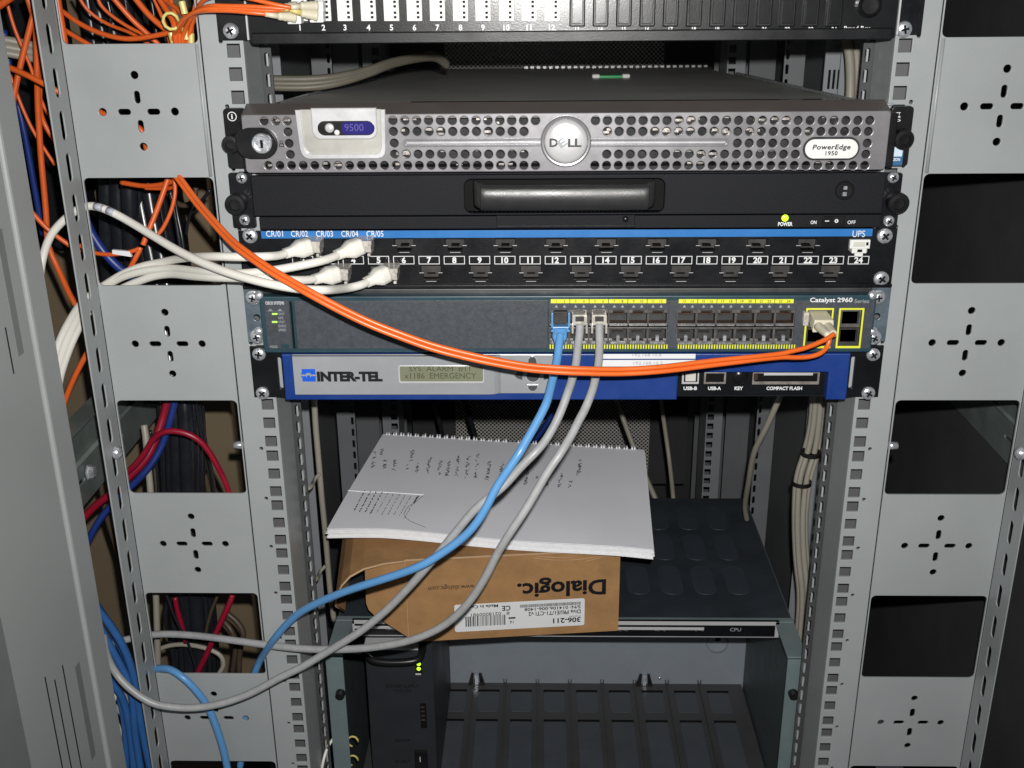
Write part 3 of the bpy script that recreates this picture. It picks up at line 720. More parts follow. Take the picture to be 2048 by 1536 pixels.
los = [(u_, 547) for u_ in (862, 961, 1062, 1163.5, 1262, 1363, 1462, 1561, 1662)]+[(657, 548), (760, 548)]
socks = [sock(u_, v_, True) for u_, v_ in ups]+[sock(u_, v_, False) for u_, v_ in los]
j24 = at(1718, 492, Yp)
cut = [s_[1] for s_ in socks]
cut.append([(j24.x+a, j24.z+b) for a, b in ((-7.5, 5), (-7.5, -5), (7.5, -5), (7.5, 5))])
pf = plate('panel_face', rect(x0, x1, z0, z1), cut, 1.8, 'blackgloss', pp, frontat(Yp+1.8-1.8), 0.35)
for i, (c, _) in enumerate(socks):
    bk_ = 7 if c.z > 110 else 2.5
    o = MB().box(c.x-8.2, c.x+8.2, bk_, bk_+1, c.z-7, c.z+7).box(c.x-8.2, c.x-7.5, -1, 9, c.z-7, c.z+7).box(c.x+7.5, c.x+8.2, -1, 9, c.z-7, c.z+7).box(c.x-8.2, c.x+8.2, -1, 9, c.z+6.2, c.z+7).box(c.x-8.2, c.x+8.2, -1, 9, c.z-7, c.z-6.2)
    so = o.build('rj45_socket', 'jackdark', pp)
    q = MB(); s_ = -1 if c.z > 110 else -1
    q.box(c.x-5.8, c.x+5.8, -0.8, bk_, c.z-4.9, c.z-4.0); q.box(c.x-3, c.x+3, 0.6, bk_, c.z-1.3, c.z-0.5)
    q.build('jack_tongue', 'hole', so, bevel=0.1)
    e = MB()       # silver strips standing in for glints on the opening's edges
    zz = c.z+(0.1 if c.z > 110 else 0.7)
    e.box(c.x-8.6, c.x-5.4, Yp-0.15, Yp+0.1, zz-0.35, zz+0.1); e.box(c.x+5.4, c.x+8.6, Yp-0.15, Yp+0.1, zz-0.35, zz+0.1)
    e.box(c.x-3.8, c.x+3.8, Yp-0.15, Yp+0.1, c.z-5.4 if c.z > 110 else c.z-6.2, c.z-5.05 if c.z > 110 else c.z-5.85)
    e.build('edge_glint', 'silver', so)
MB().box(x0, x1, Yp-2.5, Yp+0.05, z0-0.2, z0+2.4).build('lower_fold', 'blackgloss', pf, bevel=0.5)
MB().box(-222, 222, 12, 60, z0+2, z1-1).build('panel_back', 'black', pp)
bl = pbox('label_strip', (522, 460, 1745, 475), Yp-0.9, 0.8, 'bluelabel', pp, 0.2)
for i, u in enumerate((549, 599, 649, 699.5, 750)): textp('CR/0%d' % (i+1), (u-17, 461.5, u+17, 473.5), Yp-1.0, 'print', bl, bold=0.05)
textp('UPS', (1705, 461, 1730, 474), Yp-1.0, 'print', bl, bold=0.0)
for k in range(2, 25):
    u = 1717-50.52*(24-k)
    x0_, x1_, z0_, z1_ = pxr(u-21, 512, u+21, 528.5, Yp)
    fr = plate('number_frame', rect(x0_, x1_, z0_, z1_), [rect(x0_+0.5, x1_-0.5, z0_+0.5, z1_-0.5)], 0.12, 'print', pp, frontat(Yp-0.08), 0.01)
    wn = 5.5 if k < 10 else 11
    textp(str(k), (u-wn, 514, u+wn, 526.5), Yp-0.05, 'print', fr, bold=0.35)
textp('B1', (581, 539, 588, 544), Yp-0.05, 'print', pp, bold=0.3)
jk = MB().box(j24.x-7.3, j24.x+7.3, Yp-2.4, 6, j24.z-1.5, j24.z+5.2).box(j24.x-5.4, j24.x+5.4, Yp-2.2, 6, j24.z-5.0, j24.z-1.52).box(j24.x-3, j24.x+3, Yp-2.0, 6, j24.z-7.4, j24.z-5.02).build('white_jack', 'white', pp, bevel=0.4)
MB().box(j24.x-5, j24.x+3.4, Yp-2.9, Yp-2.38, j24.z+0.2, j24.z+3.6).build('jack_shutter', 'sheath', jk, bevel=0.3)
MB().box(j24.x+4.3, j24.x+6, Yp-2.6, Yp-2.3, j24.z+1, j24.z+3.4).box(j24.x-1.5, j24.x+2, Yp-2.45, Yp-2.1, j24.z-4, j24.z-2).build('jack_slot', 'hole', jk)
for u, v in ((499, 473), (1771, 473), (1764, 559)): screwpx(pp, u, v, Yp, r=5.7)

# ================================================================== SWITCH
sw_ = thing('network_switch', 'slate blue-grey network switch with yellow-marked ports and two yellow-framed uplink bays', 'switch', (0, 0, 40))
Ys = -14
x0, x1, z0, z1 = pxr(523, 592, 1748, 705, Ys)
ports = []
def cells(ua, ub, v0, v1, n):
    return [(ua+(ub-ua)*i/n, ua+(ub-ua)*(i+1)/n) for i in range(n)]
PA = pxr(1099, 619, 1335, 687, Ys); PB = pxr(1353, 619, 1588, 687, Ys)
SA = pxr(1612, 620, 1661, 691, Ys); SB = pxr(1678, 620, 1722, 691, Ys)
cutp = [rect(*PA), rect(*PB), rect(*SA), rect(*SB)]
fr = plate('switch_front', rrect(x0, x1, z0, z1, 2, 4), cutp, 9.0, 'swframe', sw_, frontat(Ys), 0.8)
xa, xb, za_, zb2 = pxr(592, 601, 1096, 697, Ys)
MB().box(xa, xb, Ys-0.5, Ys+1, za_, zb2).build('face_panel', 'swface', fr, bevel=0.3)
xa, xb, za_, zb2 = pxr(532, 601, 581, 697, Ys); MB().box(xa, xb, Ys-0.5, Ys+1, za_, zb2).build('led_panel', 'swface', fr, bevel=0.3)
# slate surround round the ports
o_ = pxr(1097, 601, 1744, 697, Ys)
plate('port_surround', rect(*o_), cutp, 0.9, 'swface', fr, frontat(Ys-0.5), 0.2)
MB().box(x0+1, x1-1, -5, 236, z0+1, z1+3).build('switch_body', 'swtop', sw_, bevel=0.8)
pbox('seam', (583, 603, 587, 697), Ys-0.3, 0.3, 'hole', fr, 0.05)
def port_block(R, ncol):
    x0, x1, z0, z1 = R; d = 12; w_ = (x1-x0)/ncol; zm = (z0+z1)/2
    MB().box(x0, x1, Ys+d, Ys+d+1, z0, z1).build('port_block', 'portbrown', fr)
    for c in range(ncol):
        for row in (0, 1):
            xa = x0+c*w_+0.7; xb = x0+(c+1)*w_-0.7
            if row == 0: za, zb = zm+2.3, z1-0.2; notch = True
            else: za, zb = z0+1.2, zm-1.9
            o = [(xa-0.65, za-1.2), (xb+0.65, za-1.2), (xb+0.65, zb+1.1), (xa-0.65, zb+1.1)]
            cx = (xa+xb)/2
            if row == 0:
                h = [(xa, za), (xb, za), (xb, zb-2.6), (cx+4.2, zb-2.6), (cx+4.2, zb-0.6), (cx-4.2, zb-0.6), (cx-4.2, zb-2.6), (xa, zb-2.6)]
            else:
                h = [(xa, zb), (xa, za+2.6), (cx-4.2, za+2.6), (cx-4.2, za+0.6), (cx+4.2, za+0.6), (cx+4.2, za+2.6), (xb, za+2.6), (xb, zb)]
            s = plate('switch_port', [(a, min(max(b, z0), z1)) for a, b in o], [h], 1.0, 'shieldd', fr, frontat(Ys+0.4), 0.12)
            q = MB().box(xa-0.5, xa, Ys+1.4, Ys+d, za, zb).box(xb, xb+0.5, Ys+1.4, Ys+d, za, zb).box(xa, xb, Ys+1.4, Ys+d, za-0.6, za).box(xa, xb, Ys+1.4, Ys+d, zb, zb+0.5)
            q.box(cx-4, cx+4, Ys+5, Ys+d, (za+zb)/2+0.5, (za+zb)/2+1.4)
            q.build('port_cavity', 'portbrown' if row == 0 else 'jackdark', s)
            e = MB()
            if row == 0: e.box(xa, xb, Ys-0.9, Ys-0.3, za-1.3, za-0.8)
            else:
                e.box(xa, cx-4.4, Ys-0.9, Ys-0.3, za+1.6, za+2.1); e.box(cx+4.4, xb, Ys-0.9, Ys-0.3, za+1.6, za+2.1); e.box(xa+1, xb-1, Ys-0.9, Ys-0.3, za-0.9, za-0.4)
                e.box(cx-1.2, cx+1.2, Ys-0.2, Ys+3, za+0.8, za+5)
            e.build('shield_spring', 'chrome', s)
M['shieldd'] = mat('dull_port_shield', (0.15, 0.142, 0.135), 0.36, 0.4, var=0.35, scale=150)
port_block(PA, 6); port_block(PB, 6)
for (ua, ub, n0) in ((1101, 1333, 1), (1357, 1588, 13)):
    for i in range(6):
        a = ua+(ub-ua)*i/6; b = ua+(ub-ua)*(i+1)/6
        st = pbox('yellow_strip', (a+0.6, 598.5, b-0.6, 606.5), Ys-1.1, 0.55, 'yellow', fr, 0.05)
        for j in (0, 1):
            uu = a+(b-a)*(0.3+0.42*j); k = n0+2*i+j; ww = 1.8 if k < 10 else 3.8
            textp(str(k), (uu-ww, 600, uu+ww, 605), Ys-1.15, 'ink', st, bold=0.0)
            pq = at(uu, 612, Ys); MB().prism([(pq.x-1.2, Ys-0.62, pq.z-1), (pq.x+1.2, Ys-0.62, pq.z-1), (pq.x, Ys-0.62, pq.z+1.2)], (0, 0.1, 0)).build('port_led', 'dimprint', fr)
    q = MB()
    for i in range(46):
        u = ua-0.5+(ub-ua+1)*i/45; x = at(u, 693, Ys).x; q.box(x-0.45, x+0.45, Ys-0.75, Ys-0.5, at(u, 697, Ys).z, at(u, 688.5, Ys).z)
    q.build('yellow_ticks', 'yellow', fr)
for (px) in ((1609, 616, 1664, 696), (1674.5, 616, 1724.5, 696)):
    x0_, x1_, z0_, z1_ = pxr(*px, Ys-0.6)
    b_ = plate('uplink_frame', rect(x0_, x1_, z0_, z1_), [rect(x0_+1.3, x1_-1.3, z0_+1.7, z1_-1.3)], 0.5, 'yellow', fr, frontat(Ys-1.1), 0.08)
    zm = (z0_+z1_)/2
    MB().box(x0_+1.5, x1_-1.5, Ys+9, Ys+10, z0_+2, z1_-1.5).build('uplink_back', 'hole', b_)
    plate('uplink_port', rect(x0_+1.6, x1_-1.6, zm+0.3, z1_-1.6), [rect(x0_+3, x1_-3, zm+3, z1_-3)], 1.5, 'shieldd', b_, frontat(Ys+0.2), 0.2)
    plate('uplink_port', rect(x0_+1.6, x1_-1.6, z0_+1.8, zm-0.3), [rect(x0_+3, x1_-3, z0_+4.5, zm-1.6)], 1.5, 'jackdark', b_, frontat(Ys+0.2), 0.2)
textp('Catalyst 2960', (1620, 595, 1705, 607), Ys-0.5, 'print', fr, bold=0.22); textp('Series', (1709, 598, 1738, 606), Ys-0.5, 'dimprint', fr, bold=0.05)
textp('CISCO SYSTEMS', (531, 603, 568, 609), Ys-0.5, 'print', fr, bold=0.1)
q = MB()
for uc in (541, 560):
    for k in range(-8, 9):
        h = max(0.3, 5.5-abs(k)*1.1) if abs(k) < 5 else 0.4
        pz = at(uc+k*1.1, 622.5, Ys-0.6); q.box(pz.x-0.14, pz.x+0.14, Ys-0.68, Ys-0.5, pz.z, pz.z+h/2.6)
q.build('bridge_logo', 'dimprint', fr)
for v, s_, lm in ((628, 'SYST', 'ledsoft'), (636, 'RPS', 'ledoff'), (644, 'STAT', 'ledsoft'), (652, 'DUPLX', 'ledoff'), (660, 'SPEED', 'ledoff')):
    textp(s_, (557, v-2.6, 557+len(s_)*3.1, v+2.4), Ys-0.5, 'dimprint', fr, bold=0.1)
    x_, xx_, zz0, zz1 = pxr(544, v-2, 555, v+1.6, Ys-0.5)
    MB().box(x_, xx_, Ys-0.8, Ys-0.45, zz0, zz1).build('led_lamp', lm, fr, bevel=0.12)
textp('MODE', (540, 691, 555, 696), Ys-0.5, 'dimprint', fr, bold=0.1)
pbox('mode_button', (562, 688, 578, 696), Ys-1.0, 0.6, 'swframe', fr, 0.2)
for sg in (-1, 1):
    xa = 226.5*sg; xb = 241.8*sg; a, b = min(xa, xb), max(xa, xb)
    bk = plate('mounting_bracket', rect(a, b, 46.2, 88.2), [circ(233.5*sg, 66, 2.6, 16)], 2.0, 'steelblue', sw_, frontat(-3.0), 0.3)
    for (u, v) in (((505, 597), (513, 675)) if sg < 0 else ((1757, 596), (1749, 677))): screwpx(sw_, u, v, -5.0, r=4.6, washer=True)
    for v in (590, 662): 
        pz = at(518 if sg < 0 else 1745, v, -12)
        MB().lathe((pz.x, -12, pz.z), (0, -1, 0.3), [(3.4, 0), (3.4, 1.0), (2.4, 2.2), (0.05, 2.6)], 20).build('bracket_screw', 'chrome', sw_, smooth=True)

# ================================================================== PHONE SYSTEM
ph = thing('phone_system', 'blue telephone control unit with silver faceplate, green text screen and arrow keypad', 'telephone unit', (0, 0, 0))
Yi = -14
xL, xR, zB, zT = pxr(567, 708, 1697, 800, Yi)
# bottom edge steps up around the port recess
n0, n1 = at(1355, 770, Yi).x, at(1655, 770, Yi).x; nz0 = at(1500, 745, Yi).z
outl = [(xL, zB), (n0, zB), (n0, nz0), (n1, nz0), (n1, zB), (xR, zB), (xR, zT), (xL, zT)]
bf = plate('blue_bezel', outl, [], 11.0, 'blue', ph, frontat(Yi), 0.9)
MB().box(-216, 216, -2.5, 300, 1.5, 38).build('unit_body', 'black', ph)
pr = pbox('port_recess', (1350, 744, 1662, 790), -6, 4, 'blackgloss', ph, 0.2)
for sg in (-1, 1):
    a, b = sorted((sg*215, sg*241.5))
    sl = sorted((sg*218, sg*221.0))
    e = plate('rack_ear', rect(a, b, 0.8, 42.5), [rrect(sl[0], sl[1], 8, 34, 1.4, 4)], 2.6, 'blackgloss', ph, frontat(-3), 0.4)
    MB().box(sl[0]-0.5, sl[1]+0.5, 0.5, 1.5, 7, 35).build('ear_slot_backing', 'rack', e)
    for (u, v) in (((517, 710), (524, 788)) if sg < 0 else ((1748, 711), (1738, 788))): screwpx(ph, u, v, -3, r=5.2)
# silver faceplate with raised left part
x0, x1, z0, z1 = pxr(588, 709, 1110, 787, Yi-1.2)
fpz = plate('silver_faceplate', [(x0+1, z0), (x1-6, z0), (x1-2, z0+4), (x1, z1-5), (x1-2, z1), (x0, z1)], [], 1.2, 'facesilver', ph, frontat(Yi-1.2), 0.4)
xm = at(1002, 750, Yi-1.5).x; xlm = at(1000, 750, Yi).x
prof2 = [(x0+0.6, 0), (xm-9, 0), (xm-5, 0.8), (xm-2.2, 2.2), (xm, 4.0)]
q = MB(); vs = []
for (xx, d) in prof2: vs += [(xx, Yi-5.0+d, z0+0.7), (xx, Yi-5.0+d, z1-0.2)]
vs += [(xm, Yi-1.0, z0+0.7), (xm, Yi-1.0, z1-0.2), (x0+0.6, Yi-1.0, z0+0.7), (x0+0.6, Yi-1.0, z1-0.2)]
nn = len(vs)//2; q.add(vs, [(2*i, 2*i+1, 2*((i+1) % nn)+1, 2*((i+1) % nn)) for i in range(nn)]+[tuple(2*i for i in range(nn)), tuple(2*i+1 for i in range(nn))])
rp = q.build('raised_panel', 'facesilver', fpz)
Yr = Yi-5.0
x0, x1, z0, z1 = pxr(797, 731, 968, 766, Yr)
plate('screen_bezel', rrect(x0, x1, z0, z1, 1.6, 4), [], 0.6, 'silver', rp, frontat(Yr-0.5), 0.2)
x0, x1, z0, z1 = pxr(800, 732, 966, 762, Yr)
scr = plate('text_screen', rrect(x0, x1, z0, z1, 1.2, 4), [], 0.5, 'lcd', rp, frontat(Yr-0.8), 0.1)
M['lcdink'] = mat('lcd_segments', (0.055, 0.060, 0.025), 0.4)
textp('SYS  ALARM  #11', (818, 733, 940, 743), Yr-0.75, 'lcdink', scr, bold=-0.05)
textp('x1186  EMERGENCY', (809, 746, 952, 757), Yr-0.75, 'lcdink', scr, bold=-0.05)
textp('INTER-TEL', (634, 743, 765, 763), Yr, 'ink', rp, bold=0.62)
# logo mark
x0, x1, z0, z1 = pxr(602, 738, 632, 763, Yr)
xc, zc = (x0+x1)/2, (z0+z1)/2
q = MB()
def lg(a, b, c, d): q.box(a, b, Yr-0.15, Yr-0.03, c, d)
lg(x0+0.8, x1-0.4, z1-3.2, z1); lg(x0, x0+4, z1-4.4, z1-3.22); lg(x1-4, x1, z1-4.4, z1-3.22); lg(x0+0.8, x1-0.4, z0, z0+3.4); lg(x0, x0+4, z0+3.42, z0+4.4); lg(x1-4, x1, z0+3.42, z0+4.4); lg(xc-1.2, xc+1.2, z0+3.42, z0+5.0)
q.build('logo_mark', 'logoblue', rp)
p = at(762, 743, Yr); 
# keypad
Yq = Yi-1.2
def key(name, poly, h=1.6):
    pts = [at(u, v, Yq) for u, v in poly]
    plate('keypad_rim', [(c.x+(c.x-sum(a.x for a in pts)/len(pts))*0.12, c.z-0.25+(c.z-sum(a.z for a in pts)/len(pts))*0.12) for c in pts][::-1], [], 0.5, 'silver', fpz, frontat(Yq-0.35), 0.15)
    plate(name, [(c.x, c.z) for c in pts][::-1], [], h, 'key', fpz, frontat(Yq-h+0.2), 0.4)
def ellipse(u, v, a, b, t0=0, t1=360, n=20): return [(u+a*math.cos(math.radians(t0+(t1-t0)*i/n)), v+b*math.sin(math.radians(t0+(t1-t0)*i/n))) for i in range(n)]
key('keypad_key', ellipse(1066, 750, 13.5, 12.5)); key('keypad_key', [(1056, 727), (1057, 718), (1062, 712), (1067, 712), (1072, 718), (1074, 727)])
key('keypad_key', [(1056, 769), (1075, 769), (1074, 776), (1068, 781), (1061, 780), (1057, 776)])
key('keypad_key', [(1046, 742), (1045, 759), (1035, 756), (1028, 750), (1034, 743)]); key('keypad_key', [(1086, 742), (1097, 743), (1103, 749), (1098, 757), (1087, 759)])
for i, (px, s_) in enumerate((((1206, 708, 1391, 717.5), '192.168.10.8'), ((1204, 720, 1391, 733), '192.168.10.5'))):
    st = pbox('paper_label', px, Yi-0.35, 0.25, 'sticker', bf, 0.05)
    textp(s_, (1265, 707.5, 1323, 713) if i == 0 else (1267, 723, 1325, 729), Yi-0.45, 'dimprint', st, bold=0.0)
# recessed connectors
Yc = -6.2
pbox('usb_b_port', (1364, 745, 1398, 768), Yc-0.8, 0.8, 'silver', pr, 0.15); pbox('port_opening', (1368, 745, 1395, 764), Yc-1.0, 0.4, 'hole', pr, 0.05); pbox('port_insert', (1371, 746, 1392, 763), Yc-2.2, 1.5, 'sheath', pr, 0.4)
pbox('usb_a_port', (1408, 745, 1452, 768), Yc-0.8, 0.8, 'shield', pr, 0.15); pbox('port_opening', (1412, 747, 1448, 764), Yc-1.0, 0.4, 'hole', pr, 0.05)
p = at(1480, 753, Yc)
MB().lathe((p.x, Yc, p.z), (0, -1, 0), [(6.4, 0), (6.4, 1.0), (5.8, 1.3), (5.4, 0.6), (4.4, 1.4), (2.8, 2.0), (0.05, 2.3)], 28).build('key_socket', 'plasticblack', pr, smooth=False)
pbox('card_slot', (1505, 745, 1639, 769), Yc-0.8, 0.8, 'shield', pr, 0.15); pbox('slot_opening', (1509, 747, 1635, 763), Yc-1.0, 0.4, 'hole', pr, 0.05)
pbox('slot_lip', (1528, 746, 1626, 751), Yc-2.0, 1.0, 'silver', pr, 0.2); pbox('eject_button', (1508, 749, 1516, 760), Yc-2.4, 1.5, 'portbrown', pr, 0.3)
for s_, a, b in (('USB-B', 1367, 1394), ('USB-A', 1416, 1442), ('KEY', 1469, 1486), ('COMPACT FLASH', 1533, 1604)): textp(s_, (a, 773, b, 780), -6.0, 'print', pr, bold=0.35)

# ================================================================== CARD CAGE
cg = thing('card_cage', 'open teal-grey card cage with dark top plate, power module and empty moulded slots', 'card cage', (0, 120, -560))
ZC = -278
tp = MB().box(-214, 223, 119, 372, ZC-2, ZC).build('top_plate', 'chastop', cg, bevel=0.5)
dim = []
yr = [at(1400, v_, Z=ZC).y for v_ in (1160, 1094, 1036)]
for cy in yr:
    for c_ in range(12):
        cx = 182-c_*33.5
        dim.append(rrect(cx-11.5, cx+11.5, cy-28, cy+28, 11, 7))
for d_ in dim:
    plate('embossed_oval', d_, [], 0.6, 'oval', tp, Matrix.Translation((0, 0, ZC+0.55)), 0.28)
MB().box(-215.5, 224.5, 112, 119.2, ZC-2.6, ZC+0.6).build('front_edge', 'chas', cg, bevel=0.4)
lbx = at(707, 1257, 113).x, at(1556, 1257, 113).x
ls_ = MB().box(-213, 222, 112.5, 118, -296, ZC-3).build('label_rail', 'chasin', cg, bevel=0.3)
zz = [at(1400, v, 111).z for v in (1241, 1249, 1253.5, 1258, 1272)]
MB().box(lbx[0], lbx[1], 109.5, 112.5, zz[4], zz[0]).build('label_holder', 'blackgloss', ls_, bevel=0.2)
MB().box(lbx[0], lbx[1], 108.6, 109.5, zz[1]+0.6, zz[0]).box(lbx[0], at(1408, 1255, 110).x, 108.9, 109.5, zz[3], zz[2]+0.4).box(at(1550, 1255, 110).x, lbx[1], 108.6, 109.5, zz[4]+0.8, zz[0]).box(lbx[0], lbx[0]+2, 108.6, 109.5, zz[4]+0.8, zz[0]).box(lbx[0], lbx[1], 109, 109.5, zz[4], zz[4]+0.5).build('silver_trim', 'silver', ls_, bevel=0.15)
for s_, u in (('POWER', 783), ('5(13)', 1244), ('6(14)', 1320), ('7(15)', 1396), ('CPU', 1471)):
    textp(s_, (u-11, 1256 if s_ != 'POWER' else 1253, u+11, 1262.5 if s_ != 'POWER' else 1260), 109.4, 'dimprint', ls_, bold=0.05)
for sg in (-1, 1):
    a, b = ((-215, -213), (222, 224))[sg > 0]; MB().box(a, b, 56, 372, -620, ZC-0.2).build('side_wall', 'chasin', cg)
    a, b = ((-216, -200), (207, 225))[sg > 0]
    MB().box(a, b, 54, 56, -620, ZC-2).build('front_flange', 'chas', cg, bevel=0.3)
    MB().box(a, b, 56.2, 119, ZC-1.8, ZC).build('top_flange', 'chas', cg, bevel=0.3)
    p = at(681 if sg < 0 else 1586, 1387, 53)
    MB().lathe((p.x, 54, p.z), (0, -1, 0), [(4.6, 0), (4.6, 2), (4.2, 2.1), (4.2, 5.6), (3.0, 6.2), (0.05, 6.2)], 20).build('captive_screw', 'plasticblack', cg)
MB().box(-213, 222, 300, 302, -500, ZC-2).build('rear_wall', 'chaswall', cg)
p = at(1435, 1288, 299); MB().lathe((p.x, 300, p.z), (0, -1, 0), [(13, 0), (12.5, 1.5), (9, 1.0), (7, 0.4), (0.1, 0.3)], 32).build('pressed_boss', 'chaswall', cg, smooth=True)
MB().box(p.x-3, p.x+3, 298.5, 299.2, p.z+4, p.z+13).build('boss_slot', 'hole', cg)
# moulded card guide floor
zf = -487
fx0, fx1 = -137, 208
y_a, y_b, y_c, y_d = 292, 243, 226, 150
gl = MB().box(fx0-70, fx1+12, 60, 299.5, zf-6, zf).build('guide_floor', 'guide', cg)
for i in range(9):
    w_ = 38.3; xx = fx0+i*w_+1
    for ya, yb in ((y_b+2, y_a-10), (y_d-5, y_c+2), (70, 136)):
        if i == 8 and ya < 240 and False: continue
        if ya < 0: continue
        rr = rrect(xx+7, xx+w_-6.5, ya, yb, 4, 4)
        plate('guide_pocket', rr, [], 0.6, 'guidein', gl, Matrix.Translation((0, 0, zf+0.7)), 0.25)
        MB().box(xx+7, xx+w_-6.5, yb+0.5, yb+3.0, zf+0.1, zf+1.2).build('pocket_lip', 'hole', gl)
    MB().box(xx-1.0, xx+0.6, 62, 297, zf, zf+3.0).build('guide_rib', 'guide', gl, bevel=0.3)
    MB().box(xx-2.2, xx-1.2, 296, 299, zf, zf+6).box(xx+1, xx+2.0, 296, 299, zf, zf+6).build('guide_clip', 'guide', gl)
for u in (953, 1289):
    p = at(u, 1356, 296)
    MB().prism([(p.x-10, 294, zf+0.5), (p.x-4, 294, zf+0.5), (p.x-3, 294, zf+16), (p.x-6, 294, zf+16)], (0, 3, 0)).prism([(p.x+4, 294, zf+0.5), (p.x+10, 294, zf+0.5), (p.x+6, 294, zf+16), (p.x+3, 294, zf+16)], (0, 3, 0)).build('release_clip', 'plasticblack', gl)
    MB().box(p.x-1.8, p.x+1.8, 295, 297, zf+0.5, zf+13).build('clip_pin', 'chrome', gl)
for (u, v) in ((1476, 1333), (1468, 1397), (1475, 1427), (1319, 1355)):
    p = at(u, v, X=219) if u > 1400 else at(u, v, 299)
    MB().lathe(p, (-1, 0, 0) if u > 1400 else (0, -1, 0), [(1.8, 0), (1.8, 1.5), (0.05, 2.2)], 12).build('rivet', 'chrome', cg, smooth=True)
# power module
xa = at(736, 1400, 113).x; xb = at(869, 1400, 113).x
pm = MB().box(xa, xb, 113, 290, -620, -297).build('power_module', 'module', cg, bevel=1.2)
MB().box(xa+2, xb-12, 95, 113, -300, -298).build('module_shelf', 'silver', pm, bevel=0.3)
ha_ = at(737, 1305, 70); 
hp = [at(738, 1296, 110), at(733, 1304, 98), at(745, 1321, 88), at(790, 1325, 86), at(832, 1321, 88), at(844, 1308, 96), at(846, 1292, 110)]
cable('module_handle', hp, 3.6, 'plasticblack', pm)
MB().box(*(lambda r_: (r_[0], r_[1], 111.5, 113, r_[2], r_[3]))(pxr(831, 1320, 844, 1348, 112))).build('lamp_window', 'plasticblack', pm, bevel=0.3)
for v in (1328, 1337.5): led(pm, 837.5, v, 111.4, 2.0)
pbox('lamp_label', (831, 1347, 842, 1350), 111.2, 0.3, 'sheath', pm, 0.05)
x0, x1, z0, z1 = pxr(841, 1408, 853, 1456, 112)
dk = MB().box(x0, x1, 111.8, 113, z0, z1).build('test_point_strip', 'hole', pm)
for i in range(4): MB().box(x0+0.8, x1-1.5, 111, 111.8, z1-4-i*5.2, z1-2.6-i*5.2).build('test_pin', 'portbrown', dk)
pbox('power_switch', (830, 1504, 855, 1560), 109, 4, 'plasticblack', pm, 0.8)
pbox('switch_mark', (839.5, 1514, 841, 1524), 108.8, 0.25, 'print', pm, 0.05)
textp('POWER SUPPLY', (772, 1369, 838, 1376), 113, 'hole', pm, bold=0.0); textp('MODULE', (787, 1378, 822, 1384), 113, 'hole', pm, bold=0.0)
for v in (1478, 1520): textp('ON/OFF' if v < 1500 else 'AC INPUT', (790, v, 820, v+6), 113, 'hole', pm, bold=0.0)
for v in (1483, 1521):
    p = at(706, v, 70); bm_ = MB(); c_ = [(p.x+5*math.cos(t*0.5), 70, p.z+6*math.sin(t*0.5)) for t in range(10)]
    bm_.tube(c_, 1.0, 8).build('wire_hook', 'yellowtie', cg, smooth=True)

# ================================================================== CARDBOARD BOX
bx = thing('cardboard_box', 'open brown cardboard carton turned upside down under the paper pad', 'box', (-141, 76, ZC))
BA = Vector((-141, 76, ZC+0.3)); BB = Vector((55.5, 96.5, ZC+0.3))
ex = (BB-BA).normalized(); ey = Vector((-ex.y, ex.x, 0)); W = (BB-BA).length; H = 86; D = 195
MBX = Matrix((ex, ey, Vector((0, 0, 1)))).transposed().to_4x4(); MBX.translation = BA
q = MB()
q.box(0, W, 0, 2.2, 0, H)                        # front
q.box(W-2.2, W, 2.3, D, 0, H); q.box(0, W, D-2.2, D-0.1, 0, H)
q.build('front_panel', 'card', bx, M4=MBX)
tpn = MB().box(0, W, 0.3, D, H, H+2.2).build('top_panel', 'card', bx, M4=MBX)
MB().box(2.3, W-2.3, 2.3, D-2.3, 0.1, 1.0).build('inner_bottom', 'card', bx, M4=MBX)
MB().box(-0.4, W+0.2, -0.5, 0.25, H+0.6, H+2.35).build('folded_edge', 'cardedge', bx, M4=MBX, bevel=0.2)
MB().box(-0.5, 0.1, -0.4, 0.9, 1, H).build('corner_fold', 'cardedge', bx, M4=MBX, bevel=0.15)
# side flap swung out to the left
inv = MBX.inverted()
def bl_(p): return inv @ p
t1 = Vector((-45, 34, 0)); 
fo = [Vector((0, 1, 4)), Vector((0, 1, H)), Vector((-37, 7, H-3)), Vector((-38, 7.2, 40)), Vector((-36, 6.8, 33)), Vector((-31, 6, 27))]
MB().prism(fo, (0.8, 2.0, 0)).build('side_flap', 'card', bx, M4=MBX)
# far side flap
MB().prism([Vector((0, D-2, 4)), Vector((0, D-2, H)), Vector((-45, D+5, H-4)), Vector((-40, D+4, 20))], (0, 2, 0)).build('side_flap', 'card', bx, M4=MBX)
# top flap curling down
q = MB(); pr_ = [(0, H+1.2), (-20, H+0.6), (-38, H-1.5), (-50, H-6), (-58, H-15), (-64, H-28), (-66, H-42), (-60, H-58)]
vs = []; fs = []
for i, (a, b) in enumerate(pr_):
    ins = [0, 0, 0, 0, 0, 2, 8, 22][i]; tilt = [0, 2, 6, 10, 10, 10, 8, 6][i]
    for yy in (0.5-tilt+ins, D-ins):
        vs += [(a, yy, b), (a+1.2, yy, b-1.6)]
n_ = len(pr_)
for i in range(n_-1):
    k = i*4
    fs += [(k, k+2, k+6, k+4), (k+1, k+5, k+7, k+3), (k, k+4, k+5, k+1), (k+2, k+3, k+7, k+6)]
fs += [(0, 1, 3, 2), (4*(n_-1), 4*(n_-1)+2, 4*(n_-1)+3, 4*(n_-1)+1)]
q.add(vs, fs).build('top_flap', 'card', bx, M4=MBX)
